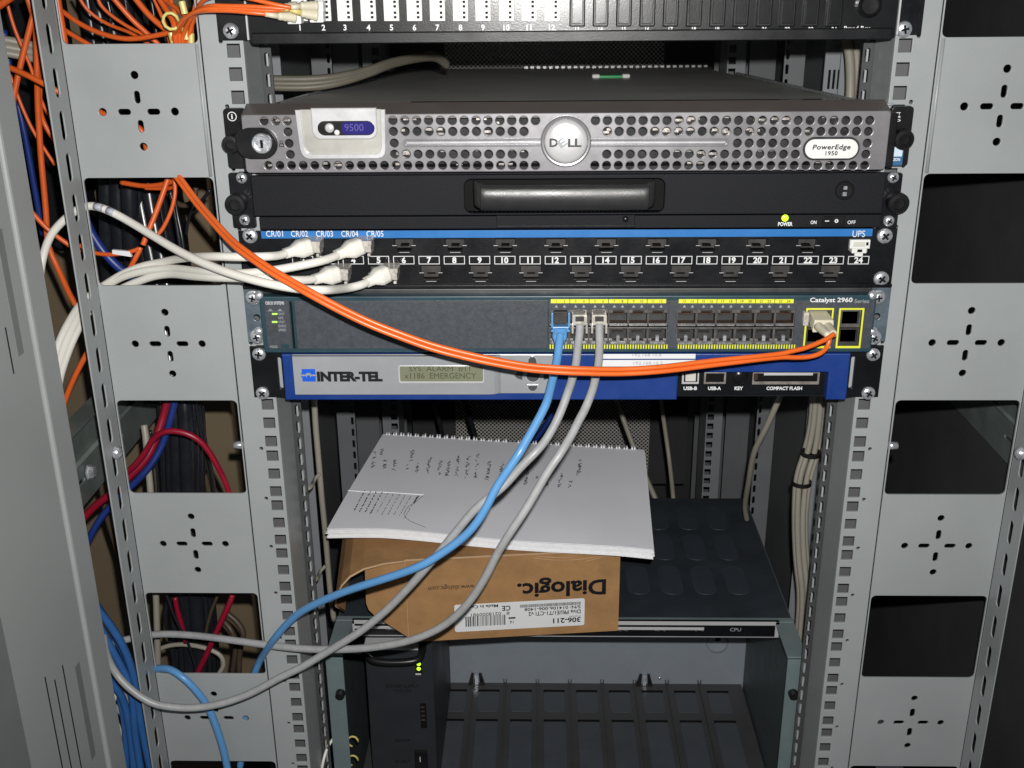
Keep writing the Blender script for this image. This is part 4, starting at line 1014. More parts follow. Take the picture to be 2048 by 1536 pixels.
# edge highlight of the flap
e = MB(); e.tube([MBX @ Vector((a+0.6, 0.3-[0, 2, 6, 10, 10, 10, 8, 6][i]+[0, 0, 0, 0, 0, 2, 8, 22][i], b-0.8)) for i, (a, b) in enumerate(pr_)], 1.0, 6).build('flap_edge', 'cardedge', bx, smooth=True)
q = MB()
for a_, b_, c_, d_ in ((118, H-3, 150, H-7), (150, H-7, 182, H-3.5), (120, H-1.5, 160, H-4.2), (165, H-9, 190, H-2)): q.tube([MBX @ Vector((a_, -0.1, b_)), MBX @ Vector(((a_+c_)/2, -0.25, (b_+d_)/2-0.6)), MBX @ Vector((c_, -0.1, d_))], 0.35, 6)
q.build('crease', 'cardedge', bx, smooth=True)
# printing, upside down: local frame on the box front
def boxtext(s, px, mt_, bold, parent, dy=-0.12, rot=math.pi, sp=1.0):
    u0, v0, u1, v1 = px
    def hit(u, v):
        d = fw*F + r2*(u-1024) - u2*(v-768); n_ = -ey; t = (BA-CAMP).dot(n_)/d.dot(n_); return inv @ (CAMP+d*t)
    a = hit(u0, (v0+v1)/2).x; b = hit(u1, (v0+v1)/2).x; c = hit((u0+u1)/2, v1).z; d = hit((u0+u1)/2, v0).z
    me = fit(textmesh(s, bold, 0.05, 0, sp), a, b, c, d, rot)
    return finish('lettering', me, mt_, parent, False, MBX @ frontat(dy))
def boxrect(px, r=0, y=-0.2, t=0.15):
    u0, v0, u1, v1 = px
    def hit(u, v):
        d = fw*F + r2*(u-1024) - u2*(v-768); n_ = -ey; tt = (BA-CAMP).dot(n_)/d.dot(n_); return inv @ (CAMP+d*tt)
    return hit(u0, (v0+v1)/2).x, hit(u1, (v0+v1)/2).x, hit((u0+u1)/2, v1).z, hit((u0+u1)/2, v0).z
boxtext('Dialogic.', (1034, 1153, 1212, 1193), 'ink', 0.3, bx)
boxtext('www.dialogic.com', (856, 1168, 949, 1180), 'ink', 0.0, bx)
a, b, c, d = boxrect((909, 1203, 1169, 1257))
lb = plate('shipping_label', rrect(a, b, c, d, 2, 4), [], 0.2, 'sticker', bx, MBX @ frontat(-0.25), 0.05)
# sheared slightly by the label's own tilt
for s_, px, bo in (('306-211', (1106, 1235, 1161, 1245), 0.25), ('Diva PRI/E1/T1-CTI v2', (1057, 1221, 1161, 1229), 0.15), ('S/N: 014106-006-1408', (1049, 1213, 1161, 1219), 0.15),
                   ('Made in Canada', (922, 1210, 996, 1216), 0.2), ('0218000981', (942, 1225, 1002, 1231), 0.0), ('CE', (1004, 1211, 1021, 1221), 0.2), ('I', (1017, 1234, 1031, 1237), 0.3), ('8', (1013, 1223, 1019, 1229), 0.0), ('Model', (1139, 1231, 1161, 1233), 0.0), ('14', (1020, 1240, 1027, 1247), 0.0)):
    boxtext(s_, px, 'ink', bo, lb, dy=-0.36)
q = MB(); random.seed(11)
a, b, c, d = boxrect((931, 1231, 1011, 1251)); x = a
while x < b:
    ww = random.choice((0.35, 0.35, 0.7, 1.0)); q.box(x, x+ww, -0.45, -0.33, c, d); x += ww+random.choice((0.4, 0.6, 1.0))
a, b, c, d = boxrect((1040, 1206, 1161, 1212)); x = a
while x < b:
    ww = random.choice((0.35, 0.6)); q.box(x, x+ww, -0.45, -0.33, c, d); x += ww+random.choice((0.35, 0.5))
q.build('barcode', 'ink', lb, M4=MBX)

# ================================================================== PAPER PAD
pdv = thing('paper_pad', 'white A4 pad with torn perforated edge and handwritten lists, lying on the cardboard box', 'notepad', (-60, 230, -190))
ZP = -189.0
PC = [at(654, 1056, Z=ZP+10), at(1306, 1099, Z=ZP+10), at(1288, 899, Z=ZP+10), at(766, 869, Z=ZP+10)]
def pad(u, v, h=0.0):
    a = PC[0].lerp(PC[1], u); b = PC[3].lerp(PC[2], u); p = a.lerp(b, v)
    z = 1.6*math.sin(u*5.2+0.6)*(1-v)+0.9*math.sin(u*9+v*4)*(1-v)+1.0*math.sin(v*3.1+u*2)
    z -= 2.2*max(0, 0.18-u)*6*(1-v)*1.0 + 1.5*max(0, u-0.9)*8*(1-v)
    return Vector((p.x, p.y, p.z+z+h))
def sheet(name, mt_, dz, t, off=(0, 0), nu=40, nv=22, parent=pdv, rng=(0, 1, 0, 1)):
    q = MB(); vs = []; fs = []
    for k in (0, 1):
        for j in range(nv+1):
            for i in range(nu+1):
                u_ = rng[0]+(rng[1]-rng[0])*i/nu; v_ = rng[2]+(rng[3]-rng[2])*j/nv
                p = pad(u_, v_, dz-k*t); vs.append((p.x+off[0], p.y+off[1], p.z))
    n_ = (nu+1)*(nv+1)
    idx = lambda k, j, i: k*n_+j*(nu+1)+i
    for j in range(nv):
        for i in range(nu):
            fs.append((idx(0,j,i), idx(0,j,i+1), idx(0,j+1,i+1), idx(0,j+1,i))); fs.append((idx(1,j,i), idx(1,j+1,i), idx(1,j+1,i+1), idx(1,j,i+1)))
    for i in range(nu): fs.append((idx(0,0,i), idx(1,0,i), idx(1,0,i+1), idx(0,0,i+1))); fs.append((idx(0,nv,i), idx(0,nv,i+1), idx(1,nv,i+1), idx(1,nv,i)))
    for j in range(nv): fs.append((idx(0,j,0), idx(0,j+1,0), idx(1,j+1,0), idx(1,j,0))); fs.append((idx(0,j,nu), idx(1,j,nu), idx(1,j+1,nu), idx(0,j+1,nu)))
    o = q.add(vs, fs).build(name, mt_, parent, smooth=False); return o
top = sheet('top_sheet', 'paper', 0.6, 0.25)
random.seed(5)
for i in range(8):
    sheet('lower_sheet', 'paperedge', 0.1-i*0.98, 0.72, (random.uniform(-1.5, 1.5), -0.4-i*0.35-random.uniform(0, 1.2)), 24, 4)
# perforation stubs along the back edge
q = MB()
for i in range(34):
    u_ = 0.02+i*0.0285
    if 0.50 < u_ < 0.53: continue
    p = pad(u_, 1.0, 0.7)
    for dx in (-1.4, 1.4): q.box(p.x+dx-0.8, p.x+dx+0.8, p.y-1, p.y+3.2, p.z-0.3, p.z+0.9+random.random()*1.6)
q.build('torn_perforation', 'paperedge', top)
# handwriting: short ink strokes running from front to back
def padstroke(mb, pts, r):
    pts = [pad(a, b, 0.75) for a, b in pts]; mb.tube(pts, r, 5)
hw = MB(); random.seed(21)
def inv_pad(u, v):
    # photo pixel -> pad coordinates
    p = at(u, v, Z=ZP+10); best = None
    a = PC[0]; eu = PC[1]-PC[0]; ev = PC[3]-PC[0]
    d = p-a; den = eu.x*ev.y-eu.y*ev.x
    s_ = (d.x*ev.y-d.y*ev.x)/den; t_ = (eu.x*d.y-eu.y*d.x)/den
    for _ in range(8):
        pp_ = pad(s_, t_); e_ = p-Vector((pp_.x, pp_.y, p.z)); s_ += (e_.x*ev.y-e_.y*ev.x)/den; t_ += (eu.x*e_.y-eu.y*e_.x)/den
    return s_, t_
cols = [(745, 938, 905), (768, 940, 922), (762, 912, 900), (788, 944, 922), (815, 942, 930), (822, 925, 902), (833, 948, 928), (855, 950, 918), (877, 953, 922), (893, 955, 925), (912, 955, 915), (931, 959, 915), (950, 959, 910), (973, 963, 925), (998, 972, 925), (1025, 975, 930), (1050, 972, 930), (1073, 975, 955), (1093, 975, 940), (1118, 976, 948), (1140, 976, 962), (1156, 950, 918)]
for (u_, v0, v1) in cols:
    v = v0; x = u_
    prev = None
    while v > v1:
        a = inv_pad(x+random.uniform(-4.0, 4.5), v); b = inv_pad(x+random.uniform(-4.0, 4.5), v-random.uniform(0.8, 2.6))
        if random.random() < 0.93: padstroke(hw, [prev, a, b] if prev and random.random() < 0.75 else [a, b], 0.33)
        prev = b; v -= random.uniform(1.0, 2.2); x += 0.3
        if random.random() < 0.08: v -= 4; prev = None
hw.build('handwriting', 'handink', top)
# folded under printed sheet at the left with pencil outline
ps = MB()
for i in range(11):
    u0_ = 730-i*0+i*11.5
    if i > 9: break
    v = 985+i*1.5; x = u0_
    ln = 40
    k = 0
    while k < ln:
        w_ = random.uniform(0.8, 5.0); jx = random.uniform(-1.3, 1.3); a = inv_pad(x+jx-k*0.55, v+k); b = inv_pad(x-jx*0.6-(k+w_)*0.55, v+k+w_)
        padstroke(ps, [a, b], 0.55 if i < 4 else 0.28); k += w_+random.uniform(1.0, 4.0)
ps.build('printed_lines', 'handink', top)
pl_ = MB()
pts = [inv_pad(u, v) for u, v in ((848, 995), (838, 1003), (828, 1012), (818, 1018), (812, 1026), (808, 1034), (812, 1042), (822, 1049), (838, 1055), (852, 1060))]
padstroke(pl_, pts, 0.24)
pts = [inv_pad(u, v) for u, v in ((828, 1012), (832, 1004), (837, 997))]; padstroke(pl_, pts, 0.7)
pl_.build('pen_outline', 'handink', top)
fl_ = MB()
pts = [inv_pad(u, v) for u, v in ((696, 983), (730, 987), (770, 989), (810, 992), (848, 994))]
padstroke(fl_, pts, 0.55); fl_.build('fold_crease', 'paperedge', top)

# ================================================================== CABLES
def boot(parent, tip, direction, L=23, w0=6.2, h0=5.6, mt_='whitecable', ribs=6):
    """moulded plug boot: tip = end at the socket, runs along direction"""
    d = Vector(direction).normalized(); side = d.cross(Vector((0, 0, 1))).normalized(); upv = side.cross(d)
    q = MB(); N = 17; vs = []; fs = []; k = 16
    for i in range(N):
        t = i/(N-1)
        s_ = (0.92+t*0.2 if t < 0.4 else (1.0-(t-0.4)/0.3*0.42 if t < 0.7 else 0.58-(t-0.7)*0.15))
        rb = (0.14 if (i % 2 and 0.12 < t < 0.95) else 0)
        for j in range(k):
            a = 2*math.pi*j/k; c_, n_ = math.cos(a), math.sin(a)
            sq = 1/max(abs(c_), abs(n_))**0.6
            vs.append(Vector(tip)+d*L*t+side*c_*(w0*s_-rb)*sq*0.9+upv*n_*(h0*s_-rb)*sq*0.9)
    for i in range(N-1):
        for j in range(k): fs.append((i*k+j, i*k+(j+1) % k, (i+1)*k+(j+1) % k, (i+1)*k+j))
    fs += [tuple(range(k)), tuple((N-1)*k+j for j in range(k))]
    return q.add(vs, fs).build('plug_boot', mt_, parent, smooth=True)

def white_cable(label, plugpx, tail, pts, lo=False):
    pts = [(u, v, y*1.75 if y < -24 else (-42+(y+24)*1.75 if y < 0 else y)) for u, v, y in pts]
    pts = [(u, v, max(y, (-30, -38, -48)[k])) if k < 3 else (u, v, y) for k, (u, v, y) in enumerate(pts)]
    P = pxpath(pts)
    o = cable('patch_cable', P, 3.05, 'whitecable', None, n=12)
    tag(o, label, 'cable', 'white patch cables from the patch panel')
    tip = at(plugpx[0], plugpx[1], -22); end = P[0]
    b = boot(o, tip, end-tip, L=(end-tip).length+3, w0=8.0, h0=7.2)
    pc = at(plugpx[0]+6, plugpx[1]-1, -14)
    MB().box(pc.x-5.8, pc.x+5.8, -20, -1, pc.z-4.5, pc.z+4).box(pc.x+4.2, pc.x+6.6, -22, -5, pc.z+1.2, pc.z+4.4).box(pc.x+3.2, pc.x+5.5, -22, -5, pc.z-7.0, pc.z-4.8).build('plug_body', 'clearplug', o, bevel=0.5)
white_cable('topmost white cable, plugged under label CR/02 and running straight out left', (620, 491), None,
    [(576, 505, -34), (558, 511, -32), (530, 513, -30), (480, 514, -28), (430, 513, -24), (389, 514, -14), (350, 519, -2), (321, 525, 6), (287, 532, 12), (250, 546, 16), (222, 562, 18), (195, 580, 20), (165, 604, 22), (140, 640, 24), (118, 685, 20), (104, 740, 15), (100, 800, 10)])
white_cable('white cable plugged below label CR/04, dipping left under the highest white one', (722, 490), None,
    [(678, 508, -34), (662, 516, -32), (630, 525, -30), (580, 535, -30), (530, 543, -30), (480, 547, -28), (430, 545, -22), (385, 541, -12), (345, 537, -2), (300, 540, 6), (262, 548, 12), (232, 560, 17), (200, 583, 20), (170, 610, 22), (148, 645, 24), (128, 690, 20), (112, 745, 15), (108, 800, 10)])
white_cable('lower white cable with its plug left of port label 4, joining the bundle', (676, 546), None,
    [(634, 557, -36), (615, 560, -34), (580, 560, -32), (530, 557, -30), (480, 556, -28), (430, 555, -22), (385, 552, -12), (345, 548, -2), (310, 552, 5), (282, 561, 10), (255, 572, 14), (215, 592, 19), (180, 620, 22), (158, 655, 24), (138, 700, 20), (120, 755, 15), (112, 810, 10)])
white_cable('long white cable printed with blue marks, arching from port 5 up to the left flange', (774, 545), None,
    [(738, 562, -40), (722, 570, -42), (690, 577, -44), (650, 580, -45), (600, 578, -45), (550, 570, -44), (500, 558, -40), (450, 543, -34), (400, 523, -26), (350, 498, -16), (300, 468, -6), (255, 441, 2), (225, 425, 6), (200, 415, 8), (180, 412, 9), (160, 417, 9), (140, 430, 9), (118, 450, 8), (100, 474, 6), (87, 510, 4), (80, 550, 0), (78, 600, 0)])
w4 = [o_ for o_ in bpy.data.objects if o_.get('label', '').startswith('long white cable')][0]
for a_, b_ in (((190, 413.2), (203, 417.2)), ((215, 421.5), (228, 427.5)), ((234, 431), (240, 434))):
    MB().tube(pxpath([(a_[0], a_[1]-1.2, 6.2), (b_[0], b_[1]-1.2, 4.2)]), 2.75, 12).build('cable_print', 'printmark', w4, smooth=True)
# grey and blue cables from the switch
def plug_rj(parent, u, v, mt_='clearplug', boot_=None):
    c = at(u, v, Ys-2)
    b = MB().box(c.x-5.6, c.x+5.6, Ys-7, Ys+8, c.z-3.6, c.z+3.9).box(c.x-6.0, c.x-4.4, Ys-8, Ys-6.9, c.z-10, c.z-2).box(c.x+4.4, c.x+6.0, Ys-8, Ys-6.9, c.z-10, c.z-2).build('plug_body', mt_, parent, bevel=0.5)
    MB().box(c.x-3.2, c.x+3.2, Ys-7.4, Ys-6.9, c.z-0.6, c.z+3.4).build('plug_latch', 'jackdark', b)
    return c
pts = [(1160, 650, -22.0), (1159, 668, -25.8), (1156, 690, -30.6), (1152, 726, -40.2), (1145, 756, -49.7), (1135.6, 785, -59.1), (1124.5, 816, -65.3), (1109.5, 849.5, -71.8), (1089.6, 882.7, -78.7), (1068, 907.6, -84.6), (1039.7, 936, -87.2), (1004.5, 975, -90.3), (953, 1016, -94.2), (912, 1064, -91.4), (878, 1105, -87.6), (847, 1142, -83.7), (810, 1183, -77.0), (772, 1221, -70.5), (731, 1255, -64.3), (705, 1273, -60.7), (676, 1291, -56.8), (641, 1312, -52.2), (602, 1335, -49.5), (558, 1356, -46.7), (500, 1387, -44.0), (439.5, 1408, -44.0), (381, 1416, -44.5), (322, 1411, -45.5), (287, 1397, -45.4), (252, 1370, -43.3), (228.5, 1341, -38.5), (212, 1305, -23.5), (206, 1270, -10.0)]
g1 = cable('patch_cable', pxpath(pts), 3.1, 'greycable', None, n=12); tag(g1, 'grey cable from the middle plugged port, sagging lowest over the bottom left panel', 'cable', 'grey patch cables from the switch')
plug_rj(g1, 1159, 637)
pts = [(1199, 650, -22.0), (1199, 668, -25.8), (1199, 690, -30.5), (1197, 726, -40.4), (1191, 756, -50.5), (1184, 783, -59.8), (1171, 816, -68.1), (1156, 844.5, -74.9), (1142.7, 871, -81.2), (1119.5, 909, -90.7), (1094.6, 945, -94.9), (1055.8, 1012, -100.8), (1021.6, 1063.7, -104.3), (994.3, 1108, -99.5), (970, 1156, -94.6), (936, 1207, -86.8), (892, 1248, -77.5), (840.5, 1274, -68.1), (789, 1288, -57.7), (721, 1297, -44.7), (652.5, 1299, -32.6), (600, 1297, -23.0), (550, 1292, -13.5), (498, 1285, -5.7), (440, 1277, 2), (390, 1271, 12), (337, 1268, 18), (293, 1270.6, 20), (264, 1276.5, 20), (234, 1284, 18), (208, 1293, 15), (180, 1300, 10)]
g2 = cable('patch_cable', pxpath(pts), 3.1, 'greycable', None, n=12); tag(g2, 'grey cable from the third plugged switch port, crossing the label on the carton', 'cable', 'grey patch cables from the switch')
plug_rj(g2, 1198, 637)
pts = [(1121, 668, -26.0), (1118, 690, -31.3), (1115, 715, -37.4), (1110, 740, -45.4), (1104, 765, -54.8), (1095, 800, -68.1), (1084, 825, -74.2), (1069.5, 852, -80.0), (1050, 886, -87.4), (1035, 912, -92.4), (994, 973, -97.2), (974, 1012, -100.1), (950, 1050, -101.4), (919, 1081, -99.6), (875, 1112, -97.5), (840, 1132, -95.6), (789, 1151, -87.4), (704, 1178, -69.5), (660, 1195, -58.2), (635, 1206, -51.2), (600, 1225, -41.0), (571, 1251, -30.9), (545, 1283, -20.9), (524, 1314, 0), (512, 1340, 8), (500, 1372, 14), (494, 1410, 18), (490, 1440, 18), (487, 1480, 18), (480, 1536, 18)]
b1 = cable('patch_cable', pxpath(pts), 3.1, 'bluecable', None, n=12); tag(b1, 'bright blue cable from the first switch port, crossing the paper and the carton', 'cable')
c = at(1121, 632, Ys-2)
MB().box(c.x-5.2, c.x+5.2, Ys-5, Ys+8, c.z-5, c.z+4).build('plug_body', 'jackdark', b1, bevel=0.4)
q = MB(); w0 = 7.0
q.box(c.x-w0, c.x-w0+1.6, Ys-9, Ys-3, c.z-9, c.z+4.5).box(c.x+w0-1.6, c.x+w0, Ys-9, Ys-3, c.z-9, c.z+4.5).box(c.x-w0, c.x+w0, Ys-9, Ys-2, c.z-10.5, c.z-6.2)
q.build('boot_collar', 'bluecable', b1, bevel=0.5)
b_ = boot(b1, Vector((c.x, Ys-6.5, c.z-9.5)), at(1118, 690, -29)-Vector((c.x, Ys-6.5, c.z-9.5)), L=16, w0=6.4, h0=4.6, mt_='bluecable')

# orange duplex fibre lead in front
def strandpts(off):
    base = [(340, 330, 8), (350, 346, 5), (361, 360, 0), (393, 403, -16), (427, 443, -36), (461, 480, -53), (490, 504, -66), (538, 538, -79), (582, 564, -85), (626, 589, -89), (684, 620, -91), (743, 648, -92), (801.6, 671, -92), (860, 692, -92), (918.8, 708, -92), (977.4, 721, -92), (1050, 734, -91), (1100, 738.5, -90), (1155, 741.5, -89), (1243, 743, -85), (1331, 737.5, -81), (1419, 726.5, -74), (1506, 715.5, -66)]
    return base
up_ = [(u, v-4.6, y) for u, v, y in strandpts(0)]; dn_ = [(u-1.5, v+4.8, y) for u, v, y in strandpts(0)]
endA = [(1550, 709, -64), (1580, 703, -62), (1610, 696, -59), (1636, 686, -55), (1655, 677, -52), (1668, 668, -49)]
endB = [(1550, 715.5, -63), (1588, 715, -59), (1615, 714, -56), (1638, 708, -54), (1652, 697, -50), (1658, 684, -48), (1660, 672, -47)]
o1 = thing('fibre_lead', 'thick twin-strand orange fibre lead sweeping across the switch to its beige uplink plug', 'cable', at(1050, 734, -52))
cable('fibre_strand', pxpath(up_[:-1]+endA), 1.75, 'orange', o1, n=10); cable('fibre_strand', pxpath(dn_[:-1]+endB), 1.75, 'orange', o1, n=10)
# its duplex plug
pa = at(1640, 636, Ys-6); pb = at(1648, 655, Ys-22); pc = at(1660, 674, Ys-34)
q = MB(); 
for dx in (-3.2, 3.2): q.tube([(pa.x+dx, pa.y+8, pa.z+1), (pa.x+dx, pa.y-4, pa.z-1)], 3.2, 8)
pl2 = MB().hexa([(pa.x-7.2, Ys-16, pa.z-8), (pa.x+8.6, Ys-16, pa.z-8), (pa.x+7.6, Ys-16, pa.z+1.5), (pa.x-6.4, Ys-16, pa.z+1.5)], [(pa.x-6.6, Ys+6, pa.z-3), (pa.x+6.4, Ys+6, pa.z-3), (pa.x+6.4, Ys+6, pa.z+4), (pa.x-6.6, Ys+6, pa.z+4)]).build('duplex_plug', 'boot', o1, bevel=0.8)
for dx, e_ in ((-3.0, (1657, 671)), (3.8, (1668, 668))):
    pe = at(*e_, -48); st_ = Vector((pa.x+dx, Ys-15, pa.z-3.5))
    q = MB(); N = 9; q.tube([st_.lerp(pe, i/(N-1)) for i in range(N)], [3.7, 3.3, 3.5, 3.0, 3.2, 2.8, 2.9, 2.5, 2.4], 12); q.build('strain_relief', 'boot', o1, smooth=True)
MB().box(pa.x-12, pa.x-8, Ys-6, Ys-1, pa.z-6, pa.z+4).build('transceiver_latch', 'clearplug', o1, bevel=0.4)

# fibre leads into couplers 1 and 2 (top left)
GF = 'orange fibre leads of the top panel'
def flead(label, strands, plugc, r=1.6):
    t = thing('fibre_lead', label, 'cable', at(*strands[0][0]), GF)
    for s_ in strands: cable('fibre_strand', pxpath(s_), r, 'orange', t, n=8)
    for ch in plugc:
        q = MB(); a = at(*ch[0]); b = at(*ch[1]); c = at(*ch[2]); N = 9
        MB().tube([a, a.lerp(b, 0.5), b], [1.75, 1.9, 2.1], 10).build('fibre_sleeve', ch[3], t, smooth=True)
        q.tube([b.lerp(c, i/(N-1)) for i in range(N)], [2.3, 2.9, 2.6, 3.2, 2.9, 3.5, 3.2, 3.7, 3.7], 12); q.build('plug_boot', 'boot', t, smooth=True)
        e = at(ch[2][0]+9, ch[2][1], -11)
        MB().box(e.x-6.5, e.x+3.0, -21, -10.6, e.z-3.8, e.z+3.6).build('fibre_plug', 'white', t, bevel=0.8)
    return t
flead('orange fibre lead ending in the upper beige plugs of couplers 1 and 2', [[(582, 15, -30), (550, 9, -32), (500, -3, -32), (460, -10, -30), (425, -8, -26), (402, 6, -16), (390, 30, -2), (382, 58, 6), (376, 84, 10), (372, 120, 12)],
      [(578, 18, -29), (545, 16, -31), (500, 13, -32), (455, 12, -30), (420, 12, -26), (393, 22, -14), (378, 44, -2), (368, 66, 6), (364, 95, 10), (360, 130, 12)]], [((582, 15, -30), (600, 12, -26), (634, 12, -20), 'boot'), ((578, 18, -29), (560, 17, -29), (592, 14, -20), 'yellowtie')], 1.5)
flead('orange fibre lead ending in the lower beige plugs of couplers 1 and 2', [[(532, 28, -30), (500, 25, -32), (470, 22, -31), (440, 21, -30), (405, 22, -24), (378, 30, -12), (364, 48, -2), (356, 66, 6), (352, 88, 10), (348, 120, 12)],
      [(580, 19, -28), (540, 21, -30), (500, 19, -31), (450, 17, -30), (405, 19, -26), (372, 34, -14), (357, 52, -4), (348, 70, 6), (344, 95, 10), (342, 110, 12)]], [((530, 28, -30), (556, 32, -27), (590, 35, -20), 'boot'), ((580, 19, -28), (602, 26, -25), (634, 32, -20), 'yellowtie')], 1.5)
for i, (u, v) in enumerate(((346, 74), (354, 62), (372, 64), (381, 76), (368, 12))):
    p = at(u, v, 9 if i < 4 else -24)
    o = MB().lathe(p-Vector((0, 0, 5)), (0.1 if i % 2 else -0.15, 0, 1), [(2.2, 0), (2.2, 8), (1.9, 8.2), (1.9, 0.1)], 14).build('fibre_marker', 'yellowtie')
    tag(o, ['yellow marker sleeve at far left of the fibre bundle above the panel', 'yellow marker sleeve between two others on the fibre bundle', 'yellow marker sleeve on the right strands of the fibre bundle', 'yellow marker sleeve nearest the left rail seam', 'yellow marker ring on fibres at the top frame edge'][i], 'marker', 'yellow fibre markers')
p = at(343, 42, -4)
o = MB().tube([p+Vector((5*math.cos(t*0.63), -3*math.sin(t*0.4), 5.5*math.sin(t*0.63))) for t in range(11)], 1.2, 8).build('cable_tie', 'yellowtie', smooth=True)
tag(o, 'curled yellow tie looped on the orange fibres', 'cable tie')

# loose cables behind the left panel
def loose(name, label, cat, pts, r, mt_, group=None, n=8):
    o = cable(name, pxpath(pts), r, mt_, None, n=n); tag(o, label, cat, group); return o
OG = 'orange fibres hanging behind the left panel'
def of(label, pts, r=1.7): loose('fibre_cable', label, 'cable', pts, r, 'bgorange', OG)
of('orange fibre slanting down to the bundle, leftmost of the long diagonals', [(215, -20, 40), (230, 0, 40), (264, 39, 42), (289, 62, 45), (312, 84, 48), (345, 118, 50)], 2.0)
of('orange fibre slanting down to the yellow markers, right one of the long diagonals', [(255, -25, 30), (273, 0, 30), (303, 35, 28), (340, 66, 26), (365, 90, 26), (390, 130, 26)], 2.2)
of('orange fibre bowing low between flange and yellow markers', [(100, 5, 40), (125, 23, 38), (166, 51, 34), (215, 71, 30), (264, 78, 26), (322, 69, 20), (350, 62, 16)], 1.9)
of('short orange fibre ducking behind the top panel near its left corner', [(105, 42, 50), (129, 60, 48), (172, 86, 45), (215, 110, 45)], 1.9)
of('thick orange fibre dropping straight down beside the slotted edge top', [(113, -20, 30), (115, 0, 30), (121, 39, 30), (129, 86, 30), (135, 140, 32), (140, 240, 34)], 2.8)
of('orange fibre falling from the top left corner down the gap by the door', [(52, -15, 40), (57, 0, 40), (66, 29, 40), (72, 60, 40), (74, 137, 42), (76, 215, 44), (81, 300, 46), (84, 336, 46), (90, 400, 46), (93, 440, 46), (94, 470, 46), (99.6, 500, 46), (117, 539, 46), (142, 594, 50), (170, 640, 52)], 2.4)
of('orange fibre parallel to the falling one, peeling right toward the slotted edge', [(70, 20, 42), (75, 90, 44), (80, 160, 46), (80, 215, 48), (88, 245, 50), (102, 270, 50), (130, 310, 52)], 1.9)
of('orange fibre crossing down left behind the door edge', [(74, 5, 30), (68, 25, 30), (49, 98, 28), (33, 166, 26), (23, 221, 24), (18, 280, 20)], 2.3)
of('bright orange fibre stub pointing from door to slotted edge', [(-10, 125, 10), (8, 131, 8), (49, 148, 6), (92, 170, 5), (125, 188, 8)], 2.2)
of('orange fibre at the extreme top left corner', [(-20, 22, 10), (0, 10, 10), (14, 0, 10), (34, -14, 10)], 2.8)
of('orange fibre dropping into the curled yellow tie', [(310, -20, 20), (320, 0, 18), (344, 37, 10), (350, 60, 6), (352, 90, 8)], 2.2)
of('orange fibre just right of the yellow tie at the frame top', [(322, -12, 16), (332, 0, 14), (357, 20, 4), (372, 32, -4)], 1.9)
of('orange fibre running right down from the door edge to the slotted flange', [(40, 395, 20), (55, 414, 20), (94, 457, 22), (137, 489, 24), (160, 505, 26)], 1.9)
of('upper orange fibre under the top panel running left', [(242, 365, 60), (287, 372, 56), (324, 369, 50), (345, 362, 46), (355, 350, 46)], 2.0)
of('lower orange fibre under the top panel running left', [(290, 376, 56), (320, 377, 52), (342, 376, 46), (352, 368, 42)], 1.6)
of('straight orange fibre dropping diagonally in the upper window', [(345, 335, 40), (335, 360, 38), (321, 401, 34), (306, 440, 30), (293.6, 470, 26), (286, 490, 24)], 2.2)
of('curved orange fibre right of the diagonal one in the upper window', [(345, 345, 34), (350, 372, 32), (349, 395, 30), (341, 425, 28), (325, 458, 26), (307, 478, 24)], 1.6)
of('orange fibre with a sagging loop above the white cables', [(160, 490, 24), (176, 502, 22), (195, 507, 22), (218, 509, 21), (245, 507, 20), (269, 501, 20), (278, 497, 20)], 1.7)
of('short orange fibre stub meeting the white cables', [(281, 495, 22), (278, 503, 21), (268, 522, 20), (258, 540, 22)], 2.0)
of('orange fibre seen below the white bundle in the door gap', [(185, 690, 30), (172, 710, 30), (150, 752, 28), (132, 795, 26), (122, 830, 26)], 2.3)
of('orange fibre crossing behind the slots of the top left panel', [(190, 215, 30), (205, 228, 28), (240, 240, 26), (285, 262, 26), (296, 305, 26), (320, 340, 30)], 2.6)

random.seed(33)
extra = [([(150, -20, 70), (175, 20, 72), (215, 48, 74), (262, 66, 70), (300, 90, 66)], 'thin orange fibre in the upper left gap, crossing above the low bow'),
 ([(190, -20, 60), (205, 15, 60), (250, 50, 60), (300, 76, 58), (330, 100, 56)], 'thin orange fibre in the upper left gap between the two long diagonals'),
 ([(300, -20, 46), (318, 20, 44), (334, 60, 40), (344, 110, 38)], 'thin orange fibre falling steeply left of the yellow tie'),
 ([(395, -10, 20), (386, 30, 14), (384, 60, 12), (380, 100, 12)], 'orange fibre at the right edge of the fibre bundle'),
 ([(400, 8, 0), (390, 40, 8), (374, 66, 12), (366, 110, 14)], 'orange fibre just inside the right edge of the fibre bundle'),
 ([(338, -15, 12), (348, 20, 8), (358, 50, 6), (360, 95, 8)], 'orange fibre dropping through the middle of the fibre bundle'),
 ([(-10, 60, 60), (20, 150, 60), (60, 250, 60), (110, 330, 62)], 'thin orange fibre crossing behind the door gap toward the flange'),
 ([(10, -10, 50), (30, 60, 50), (60, 130, 52), (86, 210, 54), (120, 260, 56)], 'thin orange fibre from the top left corner slanting to the flange')]
for pts_, lb_ in extra: of(lb_, pts_, 1.4)
def case(label, u0, v0, u1, v1, Y, d):  # unidentified blackness: dark boxes put in to fill the gaps
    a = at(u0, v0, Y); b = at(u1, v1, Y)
    tag(MB().box(a.x, b.x, Y, Y+d, b.z, a.z).build('dark_infill', 'black', bevel=2), label, 'case')
case('added dark case behind the orange fibres at the far upper left', -160, -150, 176, 500, 300, 40)
case('added dark case behind the black cables of the upper left window', 186, -150, 372, 640, 290, 40)
